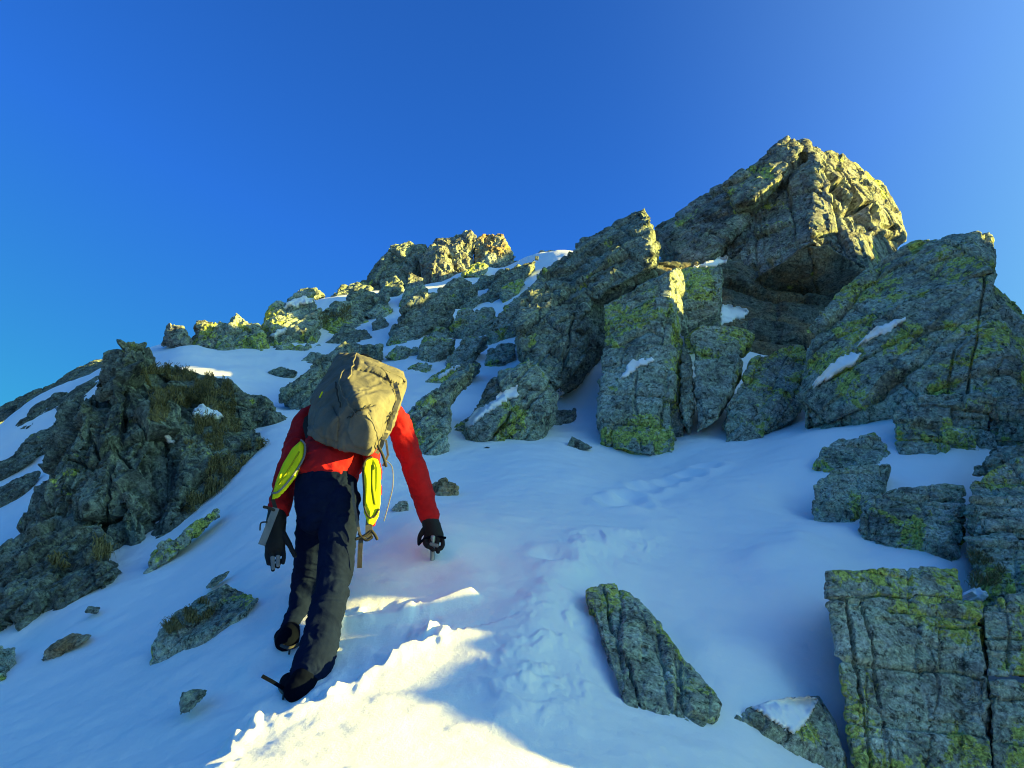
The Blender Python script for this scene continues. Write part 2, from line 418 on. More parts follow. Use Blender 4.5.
def proj(v):
    fw = v[:, 1]*CP+v[:, 2]*SP; up = -v[:, 1]*SP+v[:, 2]*CP
    return np.column_stack([512+F*v[:, 0]/fw, 384-F*up/fw])
BED = {'slab': (-.62, -.28, .73), 'flat': (.12, -.1, .98), 'steep': (.75, -.6, .2), 'none': None}
ROCKS = []; TOTAL_V = [0]
def rock(name, label, group, solids, mat=None, lean=.7, th=None, bulge=.16, k=.68, bed='slab', rough=1.0, vox=1.55, Yb=None, cat='rock', seed=None, back=None, cracks=None):
    bm = bmesh.new(); Ss = []; Ys = []
    for s in solids:
        if s[0] == 'h':
            P = np.array([at(*p) for p in s[1]])
            bk = s[2] if len(s) > 2 else 1.0
            cpx = np.mean([p[0] for p in s[1]]); dirn = np.array([cpx-512, F*CP, 0]); dirn /= np.linalg.norm(dirn)
            c = P.mean(0); Pb = c+(P-c)*.9+dirn*bk+np.array([0, 0, -.1*bk])
            hull_bm(bm, np.vstack([P, Pb]))
            pts = np.array([(p[0], p[1]) for p in s[1]]); ext = pts.max(0)-pts.min(0)
            Ym = np.mean([p[2] for p in s[1]]); Ss.append(math.sqrt(ext[0]*ext[1]*.7)/F*Ym); Ys.append(Ym)
        else:
            S_, Y_ = poly_solid(bm, s[1], lean, th, bulge, k, Yb); Ss.append(S_); Ys.append(Y_)
    bmesh.ops.recalc_face_normals(bm, faces=bm.faces[:])
    S = max(Ss); Ym = float(np.mean(Ys))
    vx = max(vox*Ym/F, .005)
    v, nrm, f = remesh(bm, vx)
    if not isinstance(f, np.ndarray) or len(v) == 0:
        print('BAD REMESH', name, label, len(v)); 
        f = np.array([t if len(t) == 4 else (*t, t[-1]) for t in f]) if len(v) else f
    sd = seed if seed is not None else (len(ROCKS)*37+5)
    # anisotropic frame: cells stretched along the bedding
    b = BED[bed]
    q = v.copy()
    if b is not None:
        b = np.array(b); b /= np.linalg.norm(b)
        s_ = q@b; q = q+np.outer(s_*1.3, b)          # compress along bedding normal
    wq = q+np.column_stack([fbm(q/(S*.3)+9, 2, sd+90), fbm(q/(S*.3)+19, 2, sd+91), fbm(q/(S*.3)+29, 2, sd+92)])*S*.05
    amp = min(S, 1.4)*rough
    disp = 0
    # three joint directions: the rock breaks into angular blocks along them
    rs_ = np.random.RandomState(sd); bn = b if b is not None else np.array([rs_.uniform(-.35, .35), rs_.uniform(-.3, .3), 1.0])
    bn = bn/np.linalg.norm(bn); j1 = np.cross(bn, np.array([.25+rs_.uniform(-.2, .2), 1, .1])); j1 /= np.linalg.norm(j1); j2 = np.cross(bn, j1)
    wv = v+np.column_stack([fbm(v/(S*.4)+9, 2, sd+90), fbm(v/(S*.4)+19, 2, sd+91), fbm(v/(S*.4)+29, 2, sd+92)])*S*.018
    def blocks(d0, d1, d2, k):
        p0 = (wv@bn)/d0+.37*k; i0 = np.floor(p0)
        p1 = (wv@j1)/d1+_h(i0.astype(np.int64), np.full(len(v), k), np.zeros(len(v), np.int64), sd+7)*.9; i1 = np.floor(p1)
        p2 = (wv@j2)/d2+_h(i0.astype(np.int64), i1.astype(np.int64), np.full(len(v), k), sd+8)*.9; i2 = np.floor(p2)
        I0, I1, I2 = i0.astype(np.int64), i1.astype(np.int64), i2.astype(np.int64)
        h = _h(I0, I1, I2, sd+k)-.5
        tl = (_h(I0, I1, I2, sd+k+1)-.5)*(p0-i0-.5)+(_h(I0, I1, I2, sd+k+2)-.5)*(p1-i1-.5)+(_h(I0, I1, I2, sd+k+3)-.5)*(p2-i2-.5)
        e = np.minimum(np.minimum(np.minimum(p0-i0, i0+1-p0)*d0, np.minimum(p1-i1, i1+1-p1)*d1), np.minimum(p2-i2, i2+1-p2)*d2)
        return h*2+tl*1.2, e
    h1, g1 = blocks(S*.30, S*.62, S*.5, 100)
    h2, g2 = blocks(S*.12, S*.26, S*.21, 200)
    disp = disp+h1*amp*.070+h2*amp*.026
    v2, e2 = facets(wq/(S*.17)+4.7, sd+11, 1.6, .3); disp = disp+v2*amp*.014
    if S > vx*60:
        h3, g3 = blocks(S*.045, S*.11, S*.08, 300); disp = disp+h3*amp*.010
    disp = disp-np.clip(1-g1/(vx*1.6), 0, 1)*amp*.05-np.clip(1-g2/(vx*1.2), 0, 1)*amp*.018*(vnoise(v/(S*.3)+5, sd+64) > -.2)
    if cracks:
        pr_ = proj(v); jit = np.column_stack([vnoise(v*7/(S+.1)+3, sd+80), vnoise(v*7/(S+.1)+8, sd+81)])*2.2
        for line, wpx, dep in cracks:
            d_, _ = seg_d(pr_+jit, [np.array(q_, float) for q_ in line])
            disp = disp-np.clip(1-d_/(wpx*np.clip(.75+vnoise(v*5/(S+.1)+50, sd+83)*.8, .12, 1.4)), 0, 1)**.6*dep*np.clip(.75+vnoise(v*3/(S+.1)+60, sd+84), .1, 1.3)
    v = v+nrm*np.clip(disp, -.30*S, .12*S)[:, None]
    v = v+nrm*(vnoise(v/(vx*2.2), sd+70)*vx*.15)[:, None]
    org = np.array([v[:, 0].mean(), v[:, 1].mean(), v[:, 2].min()])
    o = link_mesh(name, v-org, f, mat or M_MID, smooth=False)
    o.location = org
    tag(o, label, cat, group, 'thing')
    ROCKS.append(o); TOTAL_V[0] += len(v)
    return o
def P(*pts): return ('p', list(pts))
def H(pts, back=1.0): return ('h', pts, back)
G_CRAG = 'big rocks of the right hand crag'
G_UP = 'rocks showing through the upper snow'
G_SKY = 'summit and skyline rocks'
G_LEFT = 'dark slabs on the far left slope'
G_STONE = 'small stones in the snow'
G_BANK = 'lichened blocks beside the snow on the right'
# ---------------- right hand crag
rock('crag_tower', 'tallest jagged rock tower of the crag with sunlit right face against the sky', G_CRAG, [
  H([(801,137,15.0),(785,139,15.3),(815,161,14.3),(832,202,13.7),(860,231,13.3),(865,271,12.9),(841,159,15.4),(859,163,15.7),(884,187,15.8),(893,206,15.6),(901,238,15.2),(899,256,14.6),(812,248,12.9),(788,267,13.0),(746,279,13.6),(727,278,13.9),(724,255,14.2),(762,210,14.7)], 1.6)], M_FAR, bed='steep', rough=.9, cracks=[([(748,210),(770,197),(790,177),(804,160)],6,.8),([(757,214),(744,250),(728,264)],2.5,.2),([(822,165),(838,200),(852,222)],4,.4),([(838,162),(850,190),(866,230)],4.5,.45),([(858,170),(868,200),(880,240)],4,.4),([(845,212),(870,205)],3.5,.35),([(866,190),(890,212)],3.5,.35),([(828,190),(846,180),(862,184)],3.5,.35),([(872,225),(892,230)],3,.3),([(812,236),(835,252),(862,270)],2.5,.2),([(770,262),(790,300),(800,322)],2.5,.2)])
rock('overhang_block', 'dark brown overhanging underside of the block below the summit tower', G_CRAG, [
  H([(748,281,13.35),(780,264,12.75),(812,240,12.6),(840,254,12.65),(866,270,12.75),(850,300,14.2),(818,328,14.9),(778,340,15.0),(760,330,14.6),(749,302,13.7)], .8)], M_UNDER_SHADE, bed='none', rough=.55)
rock('rock_slab', 'long roof-like slab on the skyline just left of the summit tower', G_CRAG, [
  H([(724,185,14.5),(736,174,14.6),(760,159,14.7),(785,138,14.8),(801,141,14.8),(802,152,14.4),(776,180,14.0),(752,199,13.85),(735,204,13.95)], 1.2)], M_FAR, bed='slab', rough=.7)
rock('rock_slab', 'dark slab on the skyline between the lit-edged cliff and the summit tower', G_CRAG, [
  H([(652,226,15.4),(687,205,15.2),(700,200,15.2),(735,179,15.3),(748,175,15.2),(753,205,14.4),(740,230,14.1),(716,252,13.7),(700,264,13.6),(688,264,13.9),(676,250,14.3),(664,238,14.9)], 1.6)], M_FAR, bed='slab', rough=.8)
rock('cliff_slab', 'big dark slab with sunlit pointed edge overhanging a black cave', G_CRAG, [
  H([(568,250,12.7),(617,230,12.4),(645,208,12.2),(650,222,11.6),(652,262,10.9),(655,268,11.0),(625,284,10.9),(597,295,10.9),(556,300,11.2),(645,207,12.7),(658,250,11.7),(658,262,11.6)], 1.2),
  H([(568,250,12.7),(536,270,12.1),(520,300,11.0),(513,329,10.4),(520,350,10.0),(548,380,9.7),(556,388,9.6),(580,378,9.9),(594,368,11.0),(580,335,10.3),(592,330,11.6),(586,298,10.9),(597,296,12.0),(615,290,12.2)], 1.6)], M_DARK, bed='slab', rough=.85, cracks=[([(560,262),(600,250),(640,235)],2,.12),([(525,300),(560,287),(600,279)],2.5,.18),([(530,345),(560,322),(590,312)],2,.14),([(577,298),(568,340),(560,380)],2,.14),([(545,290),(535,330),(525,350)],2,.1),([(556,303),(597,296),(628,286),(657,268)],4,.35)])
rock('rock_pillar', 'tall upright block in the middle of the crag with a thin sunlit strip', G_CRAG, [
  H([(603,304,9.95),(640,286,9.85),(671,271,9.7),(670,330,9.35),(672,400,8.9),(673,447,8.6),(650,452,8.55),(620,444,8.65),(602,431,8.8),(600,402,9.1),(600,468,9.0),(650,486,8.75),(674,482,8.8),(681,480,9.3),(681,269,10.4),(682,327,10.0),(679,400,9.4),(678,449,9.1)], .7)], M_MID, bed='none', rough=.55, cracks=[([(602,332),(640,321),(674,314)],2,.08),([(602,374),(640,352),(674,342)],2.2,.1),([(640,352),(634,400),(640,452)],1.6,.05)])
rock('rock_block', 'shaded square block right behind the thin sunlit strip', G_CRAG, [
  H([(680,269,11.0),(700,268,11.1),(722,267,11.0),(720,290,10.8),(720,312,10.6),(704,318,10.6),(689,328,10.5),(681,330,10.5)], 1.2)], M_MID, bed='none', rough=.6)
rock('rock_block', 'wedge shaped block below the small snow ledge in the crag', G_CRAG, [P((690,334,9.7),(702,323,9.8),(746,327,9.9),(754,336,9.8),(738,347,9.6),(719,352,9.5),(694,354,9.4))], M_MID, th=1.0, bulge=.1, k=.8, bed='none', rough=.55)
rock('rock_block', 'tapering block standing right of the tall middle block', G_CRAG, [P((693,360,9.2),(738,353,9.3),(743,362,9.3),(728,388,9.05),(716,408,8.85),(697,419,8.75))], M_MID, th=.9, bulge=.08, k=.85, bed='none', rough=.5)
rock('rock_block', 'green-grey boulder with sunlit patches at the foot of the tower', G_CRAG, [P((723,424,8.7),(721,408,8.9),(753,360,9.5),(780,347,9.8),(804,345,9.9),(809,364,9.6),(797,395,9.0),(768,416,8.8),(742,427,8.6))], M_MID, th=.9, bulge=.12, k=.75, bed='slab', rough=.65)
rock('rock_block', 'narrow split stone wedged in the dark gap of the crag', G_CRAG, [P((682,346,9.3),(691,350,9.3),(693,400,8.9),(688,424,8.7),(680,405,8.8))], M_DARK, th=1.6, bed='none')
rock('crag_core', 'rock wall inside the gaps of the crag with deep shade in its dark colour', G_CRAG, [P((560,300,13.5),(600,285,13.4),(640,262,13.2),(690,262,13.4),(740,255,13.8),(770,290,13.4),(830,300,13.0),(830,380,11.6),(790,415,11.0),(700,415,11.2),(596,405,11.6),(560,390,11.6))], M_UNDER_SHADE, th=.5, bulge=.02, vox=2.6, bed='none', rough=.8)
rock('leaning_cliff', 'huge leaning cliff block on the right skyline below the tower', G_CRAG, [
  H([(845,289,8.95),(865,272,9.0),(923,242,9.1),(938,239,9.0),(958,235,8.8),(967,237,8.5),(988,272,8.0),(989,230,9.2),(995,250,8.9),(991,268,8.6),(870,330,8.6),(960,330,8.1)], .8),
  H([(812,348,8.55),(813,323,8.75),(846,289,8.95),(900,262,8.9),(985,272,8.05),(1004,285,8.35),(1000,330,7.6),(1018,310,8.2),(1026,332,8.1),(1115,400,7.9),(1010,396,7.25),(960,398,7.35),(920,400,7.5),(884,390,7.9),(840,404,8.2),(800,414,8.45),(798,445,8.65),(884,425,8.15),(960,430,7.7),(1012,430,7.6)], 1.0)], M_MID, bed='slab', rough=.75, cracks=[([(815,352),(868,322),(930,290),(990,275)],2.2,.13),([(830,382),(900,345),(990,312)],2.2,.12),([(850,300),(930,262),(965,252)],1.8,.08),([(986,275),(977,330),(968,396)],2.2,.12),([(925,352),(1005,332)],1.6,.08),([(905,262),(880,302),(868,322)],1.6,.07),([(955,355),(948,398)],1.6,.08)])
# ---------------- blocks on the right bank
rock('rock_block', 'broken grey block under the leaning cliff above the upper snow tongue', G_BANK, [P((892,414),(905,402),(922,397,7.3),(988,394,7.1),(992,436),(960,442),(926,448),(896,438))], M_MID, th=1, bed='flat', rough=.9)
rock('rock_block', 'block at the right picture edge under the leaning cliff', G_BANK, [P((988,396,7.1),(1110,388,7.0),(1110,432),(990,437))], M_MID, th=1, bed='flat', rough=.8)
rock('earth_bank', 'brown overhanging turf bank at the right end of the snow tongue', None, [P((970,462,6.1),(990,448,6.2),(1110,428,6.2),(1110,453,6.0),(1000,460,6.0))], M_RUST, th=.9, bed='flat', cat='turf bank')
rock('boulder', 'upper rounded boulder with yellow lichen at the edge of the snow bowl', G_BANK, [P((809,456),(822,447),(838,440),(876,433),(889,445),(890,460),(860,466),(830,471))], M_NEAR, th=1, bed='flat', rough=.55)
rock('boulder', 'lower rounded boulder at the snow bowl under the upper one', G_BANK, [P((812,507),(814,486),(830,471),(862,466),(890,464),(884,488),(856,518),(835,512))], M_NEAR, th=1, bed='flat', rough=.55)
rock('rock_block', 'long lichened block directly under the upper snow tongue', G_BANK, [P((862,496,5.95),(900,487,5.95),(961,483,5.95),(965,488,5.9),(959,553,5.5),(936,546,5.55),(910,533,5.65),(858,520,5.85))], M_NEAR, th=1, bed='flat', rough=.7, bulge=.1, k=.8, cracks=[([(858,508),(910,501),(964,498)],2,.06),([(880,524),(920,513),(962,517)],2,.06),([(918,512),(922,540)],1.6,.05)])
rock('rock_block', 'upper shaded block at the right edge beneath the brown turf', G_BANK, [P((967,483,5.7),(1000,462,5.8),(1115,444,5.8),(1115,529,5.4),(965,531,5.4))], M_NEAR, th=1, bed='flat', rough=.7, bulge=.1, k=.82)
rock('rock_block', 'lower block at the right edge above the dark hollow', G_BANK, [P((964,537,5.35),(1115,534,5.3),(1115,590,5.0),(1000,588,5.0),(970,585,5.05))], M_NEAR, th=1, bed='flat', rough=.7, bulge=.1, k=.82, cracks=[([(962,560),(1000,556),(1110,562)],1.6,.04)])
rock('rock_wall', 'large flat faced lichened block in the bottom right corner left of the crack', G_BANK, [
  H([(826,572,4.42),(890,569,4.5),(957,569,4.62),(960,601,4.4),(958,680,4.15),(962,850,3.78),(872,850,3.74),(848,710,4.0),(841,654,4.12)], .55),
  H([(945,601,4.42),(979,602,4.38),(986,680,4.12),(995,850,3.8),(930,850,3.82)], .55)], M_NEAR, bed='flat', rough=.42, cracks=[([(828,600),(880,595),(960,600)],1.8,.035),([(905,626),(950,628),(986,624)],2.4,.06),([(846,600),(858,680),(868,768)],2.2,.06),([(862,600),(880,690),(890,768)],1.8,.04),([(930,628),(940,690),(925,768)],1.6,.03)])
rock('rock_wall', 'flat faced block in the bottom right corner right of the crack', G_BANK, [
  H([(984,604,4.42),(1026,595,4.5),(1130,590,4.6),(1130,676,4.25),(988,676,4.15)], .5),
  H([(989,681,4.14),(1130,681,4.22),(1130,850,3.85),(996,850,3.8)], .5)], M_NEAR, bed='flat', rough=.42, cracks=[([(984,638),(1024,642)],1.6,.03),([(1005,600),(1010,676)],1.6,.03)])
rock('stone', 'snow capped stone lying half buried in front of the corner block', G_STONE, [P((731,718),(752,706),(790,698),(818,695),(835,722),(853,775),(826,762),(790,744))], M_NEAR, th=.8, bulge=.1, bed='slab', rough=.45)
rock('boulder', 'dark leaning boulder with yellow lichen standing alone in the lower snow', G_BANK, [
  H([(587,590,4.42),(604,586,4.5),(618,584,4.55),(632,592,4.5),(652,617,4.25),(664,640,4.1),(661,654,4.02),(678,663,3.98),(721,704,3.74),(690,748,3.5),(664,748,3.5),(640,745,3.5),(622,700,3.6),(712,735,3.75),(690,775,3.6),(655,775,3.6),(606,648,3.9)], .35),
  H([(587,590,4.44),(598,645,4.15),(606,650,4.0),(615,695,3.75),(625,728,3.6),(640,735,3.5),(612,610,4.3)], .2)], M_NEAR, bed='slab', rough=.42, cracks=[([(603,590),(618,640),(640,700),(650,742)],2,.05),([(632,600),(655,650),(690,700)],1.6,.03)])
# ---------------- foot of the crag
rock('rock_slab', 'big tilted slab with a snow streak across its face left of the crag', G_UP, [P((448,444),(457,411),(490,382),(528,354),(547,377),(556,396),(547,421),(531,438),(478,442))], M_MID, th=1, bulge=.2, rough=.85, cracks=[([(458,420),(500,386),(545,358)],2,.12),([(495,436),(512,412),(538,400)],2,.12)])
rock('rock_slab', 'tilted green slab right behind the red sleeve of the climber', G_UP, [P((400,414),(422,396),(449,378),(476,363),(466,374),(453,388),(446,440),(432,452),(418,457),(404,440))], M_MID, th=1, bulge=.2, rough=.85)
rock('stone', 'dark stone in the snow at the mouth of the crag cave', G_STONE, [P((550,424),(552,410),(576,408),(575,423))], M_DARK, th=1, bed='none')
rock('stone', 'flat dark stone barely showing in the snow below the cave', G_STONE, [P((566,443),(572,436),(594,444),(580,447))], M_DARK, th=1, bed='none')
rock('stone', 'flat dark stone in the snow just below the big streaked slab', G_STONE, [P((473,451),(488,446),(492,449),(480,454))], M_DARK, th=1, bed='none')
rock('stone', 'brownish stone in the snow right of the red forearm', G_STONE, [P((430,497),(428,484),(444,477),(459,485),(459,491),(446,496))], M_RUST, th=.9, bed='none')
rock('stone', 'small grey stone between the pale strap and the red forearm', G_STONE, [P((391,507),(398,501),(409,500),(409,509),(400,511))], M_MID, th=.9, bed='none')
# ---------------- upper slope rocks
U = [
 ([(328,337),(345,326),(362,329),(374,338),(352,345)], 'low rock below the wide shaded crag of the skyline', M_DARK),
 ([(386,353),(398,345),(411,349),(404,359)], 'small block just right of the top of the backpack lid', M_MID),
 ([(456,306),(468,294),(481,298),(472,309)], 'small wedge above the double-humped rock', M_DARK),
 ([(428,334),(438,326),(450,331),(442,339)], 'small stone left of the double-humped rock', M_MID),
 ([(504,334),(512,318),(522,321),(516,336)], 'upright chip between narrow slab and big cliff', M_DARK),
 ([(468,287),(482,275),(496,276),(486,290)], 'dark chip under the low sunlit rock', M_DARK),
 ([(366,312),(378,303),(392,308),(384,318)], 'small rock under the snowy shoulder beside the tall dark one', M_MID),
 ([(296,362),(312,352),(326,354),(318,364)], 'small rock in the snow above the long dark one', M_DARK),
 ([(404,318),(412,306),(420,310),(416,322)], 'small stone leaning on the tall dark rock', M_MID),
 ([(420,268),(432,262),(446,266),(440,276),(424,276)], 'dark rock at the base of the far summit crag', M_DARK),
 ([(462,272),(474,263),(488,264),(480,274)], 'small rock at the right base of the far summit crag', M_MID),
 ([(286,388),(300,375),(318,362),(334,352),(343,345),(351,352),(338,366),(326,385),(312,404),(298,398)], 'long dark rock in the snow left of the top of the backpack', M_DARK),
 ([(405,352),(414,346),(424,350),(418,356)], 'small flat rock in the snow below the square rock', M_MID),
 ([(268,372),(282,366),(296,372),(286,378)], 'low flat rock in the snow beneath the grey skyline crag', M_DARK),
 ([(419,346),(426,337),(454,339),(452,346),(432,362),(421,360)], 'square rock with a sloping snow band above the backpack', M_MID),
 ([(445,366),(456,348),(467,337),(487,338),(474,352),(478,361),(460,366)], 'split rock in the snow just left of the grey rounded one', M_MID),
 ([(483,362),(490,350),(500,344),(514,343),(515,353),(500,364)], 'grey rounded rock at the left foot of the big dark cliff', M_MID),
 ([(447,331),(455,318),(463,311),(488,309),(496,320),(484,329),(468,334),(455,337)], 'double-humped rock in the middle of the upper snow', M_MID),
 ([(396,322),(406,305),(420,292),(443,294),(453,312),(447,325),(422,332),(418,337),(398,341)], 'tall dark rock left of the double-humped one', M_DARK),
 ([(472,304),(486,288),(499,272),(533,261),(524,275),(511,290),(492,303)], 'broad shaded slab below the small sunlit ledge', M_DARK),
 ([(488,336),(498,318),(516,303),(528,293),(520,314),(510,328),(499,340)], 'narrow tilted slab against the left edge of the big cliff', M_MID),
 ([(441,289),(450,281),(461,278),(478,286),(467,300),(452,308),(444,298)], 'shaded block under the sunlit summit crag', M_DARK),
 ([(379,290),(386,281),(395,277),(403,285),(397,296),(381,294)], 'small dark rock in snow left of the little sunlit cube', M_DARK),
 ([(398,305),(406,287),(421,284),(427,290),(419,297),(404,308)], 'shaded rock under the little sunlit cube', M_MID),
 ([(350,294),(362,290),(386,294),(390,307),(375,315),(355,311)], 'dark rounded rock on the snowy shoulder', M_DARK),
 ([(372,323),(380,315),(388,322),(384,329),(374,328)], 'tiny dark rock under the snowy shoulder', M_DARK),
 ([(388,340),(394,330),(408,327),(420,333),(418,340),(402,344)], 'low rounded rock below the tall dark one', M_MID),
 ([(340,356),(344,347),(354,342),(366,346),(379,345),(383,357),(375,364),(350,364)], 'twin-knobbed dark rock right behind the top of the pack', M_DARK),
 ([(402,368),(418,362),(431,364),(426,371),(408,374)], 'flat rock strip in the snow at the right of the pack', M_MID),
 ([(425,384),(440,372),(460,362),(478,364),(466,374),(446,380)], 'thin rock strip above the tilted green slab', M_MID),
 ([(418,316),(421,300),(432,296),(430,318)], 'sharp rib on the left of the tall dark rock', M_MID),
 ([(500,290),(510,283),(524,280),(516,294),(504,302)], 'small slab in the snow under the broad shaded one', M_MID),
]
for pts, lab, m in U:
    rock('rock', lab, G_UP, [P(*[(x+(x-sum(q[0] for q in pts)/len(pts))*.13, y+(y-sum(q[1] for q in pts)/len(pts))*.13) for x, y in pts])], m, th=1.0, bulge=.13, k=.82, rough=1.0, bed='slab')
# ---------------- summit and skyline
rock('summit_crag', 'shaded left end of the far summit crag', G_SKY, [P((356,275,23.5),(368,267,23.7),(379,256,23.9),(391,245,24.2),(411,241,24.4),(432,245,24.3),(430,262,23.8),(417,273,23.4),(379,280,23.2),(358,280,23.2))], M_DARK, th=.9, rough=1.1, bed='steep')
rock('summit_crag', 'bright sunlit bulge in the middle of the far summit crag', G_SKY, [P((419,254,23.4),(434,245,23.5),(447,247,23.3),(459,271,22.8),(447,280,22.6),(432,283,22.5),(422,276,22.7))], M_FAR, th=.9, rough=1.0, bed='steep')
rock('summit_crag', 'highest sunlit knob of the far summit crag', G_SKY, [P((430,241,24.2),(445,236,24.3),(458,234,24.3),(467,227,24.4),(477,233,24.3),(474,258,23.5),(461,272,23.2),(449,258,23.6))], M_FAR, th=.9, rough=1.1, bed='steep')
rock('summit_crag', 'rust brown sunlit right end of the far summit crag', G_SKY, [P((474,240,24.2),(485,234,24.3),(503,234,24.2),(510,246,24.0),(516,252,23.8),(497,258,23.5),(476,264,23.3))], M_RUST, th=.9, rough=1.0, bed='steep')
rock('rock', 'little sunlit cube of rock below the summit crag', G_SKY, [P((404,285,22.2),(409,272,22.4),(424,278,22.4),(423,285,22.1))], M_FAR, th=.9, bed='none')
rock('rock', 'low sunlit rock right of the summit crag', G_SKY, [P((498,268,22.3),(503,260,22.6),(531,261,22.6),(518,272,22.2))], M_FAR, th=.9, bed='none')
rock('rock', 'small sunlit rock on the snow rim beside the big cliff', G_SKY, [P((531,256,23.2),(540,250,23.4),(556,250,23.4),(558,258,23.0),(534,262,22.8))], M_FAR, th=.9, bed='none')
rock('skyline_rock', 'leftmost small knob on the skyline with sunlit top', G_SKY, [P((162,339,14.0),(168,323,14.2),(184,326,14.2),(195,339,14.0),(191,348,13.8))], M_FAR, th=.9, bed='none')
rock('skyline_rock', 'second small knob on the skyline with sunlit top', G_SKY, [P((192,337,14.2),(197,321,14.4),(214,320,14.4),(219,336,14.2),(213,350,14.0),(196,348,14.0))], M_FAR, th=.9, bed='none')
rock('skyline_rock', 'jagged green-grey crag in the middle of the left skyline', G_SKY, [P((203,350,14.0),(214,322,14.4),(230,322,14.5),(237,311,14.6),(244,318,14.5),(259,325,14.4),(274,358,13.7),(211,359,13.6))], M_MID, th=.9, bed='steep')
rock('skyline_rock', 'grey crag on the left skyline with a snow streak and sunlit tip', G_SKY, [P((252,326,14.6),(273,306,15.2),(298,293,15.5),(312,290,15.6),(319,310,15.2),(323,348,14.4),(305,359,14.0),(267,359,13.9))], M_MID, th=.9, bed='slab')
rock('skyline_rock', 'wide shaded crag under the snowy shoulder of the skyline', G_SKY, [P((317,318,15.8),(329,303,16.2),(358,301,16.4),(378,327,15.8),(362,335),(341,337),(320,332))], M_MID, th=.9, bed='slab')
rock('skyline_rock', 'dark rock row along the snow crest left of the summit', G_SKY, [P((340,306,19.0),(352,303,19.3),(374,288,20.5),(357,281,21.0),(341,286,20.5),(328,296,19.6))], M_DARK, th=.7, bed='slab')
rock('skyline_rock', 'small dark points on the snow crest at the left of the row', G_SKY, [P((290,296,19.0),(299,289,19.3),(317,287,19.5),(326,293,19.3),(312,297,19.0))], M_DARK, th=.9, bed='none')
# ---------------- left outcrop
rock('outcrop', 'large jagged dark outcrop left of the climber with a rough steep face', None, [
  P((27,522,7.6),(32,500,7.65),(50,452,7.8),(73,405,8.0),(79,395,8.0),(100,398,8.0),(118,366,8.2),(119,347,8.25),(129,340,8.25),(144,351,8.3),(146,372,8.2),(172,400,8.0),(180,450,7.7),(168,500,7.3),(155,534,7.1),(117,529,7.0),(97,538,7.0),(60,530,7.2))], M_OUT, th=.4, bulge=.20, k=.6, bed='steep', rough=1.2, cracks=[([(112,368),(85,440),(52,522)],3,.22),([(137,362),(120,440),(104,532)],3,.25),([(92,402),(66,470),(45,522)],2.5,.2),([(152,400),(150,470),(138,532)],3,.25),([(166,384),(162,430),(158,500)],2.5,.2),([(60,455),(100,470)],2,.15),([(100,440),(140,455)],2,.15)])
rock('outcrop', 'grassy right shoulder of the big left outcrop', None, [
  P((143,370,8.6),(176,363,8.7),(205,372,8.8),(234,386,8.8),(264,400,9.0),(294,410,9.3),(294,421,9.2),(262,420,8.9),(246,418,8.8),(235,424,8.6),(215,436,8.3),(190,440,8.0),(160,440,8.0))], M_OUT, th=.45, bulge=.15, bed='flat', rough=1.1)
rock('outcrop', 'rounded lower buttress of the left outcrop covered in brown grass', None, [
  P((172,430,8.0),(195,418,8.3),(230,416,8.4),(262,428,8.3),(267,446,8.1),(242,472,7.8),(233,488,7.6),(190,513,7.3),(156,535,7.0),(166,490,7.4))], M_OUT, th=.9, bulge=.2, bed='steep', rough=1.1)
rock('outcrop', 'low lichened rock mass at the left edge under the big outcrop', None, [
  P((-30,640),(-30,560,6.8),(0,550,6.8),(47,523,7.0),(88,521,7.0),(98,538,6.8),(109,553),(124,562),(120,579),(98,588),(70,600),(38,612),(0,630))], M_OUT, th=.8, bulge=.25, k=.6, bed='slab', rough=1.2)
rock('rock', 'long narrow rock running down below the grassy buttress', G_UP, [P((146,571),(149,548),(182,534),(217,506),(222,511),(205,525),(188,537),(165,556))], M_MID, th=.8, bed='slab')
LS = [
 ([(60,400),(76,388),(98,378),(104,384),(84,398),(66,408)], 'dark slab just left of the peak of the big outcrop'),
 ([(-20,470),(0,462),(22,452),(40,448),(34,458),(10,470),(-10,478)], 'fourth dark slab above the lowest one at the far left'),
 ([(-20,418),(0,407),(30,395),(56,386),(91,367),(117,364),(119,372),(108,380),(82,388),(53,396),(20,405)], 'topmost dark slab along the left skyline'),
 ([(5,433),(18,416),(40,403),(59,396),(72,397),(62,408),(47,413),(20,432)], 'second dark slab on the far left below the skyline slab'),
 ([(50,426),(62,414),(74,405),(78,413),(58,426)], 'small dark slab touching the left edge of the outcrop'),
 ([(17,446),(32,437),(50,430),(67,426),(66,436),(45,448),(23,456)], 'third dark slab on the far left at middle height'),
 ([(-20,497),(0,487),(18,481),(36,476),(34,485),(18,494),(0,502),(-20,508)], 'lowest dark slab at the far left edge'),
]
for pts, lab in LS:
    rock('rock_slab', lab, G_LEFT, [P(*[(x+(x-sum(q[0] for q in pts)/len(pts))*.12, y+(y-sum(q[1] for q in pts)/len(pts))*.30) for x, y in pts])], M_OUT, th=.8, bulge=.2, bed='slab', rough=.8)
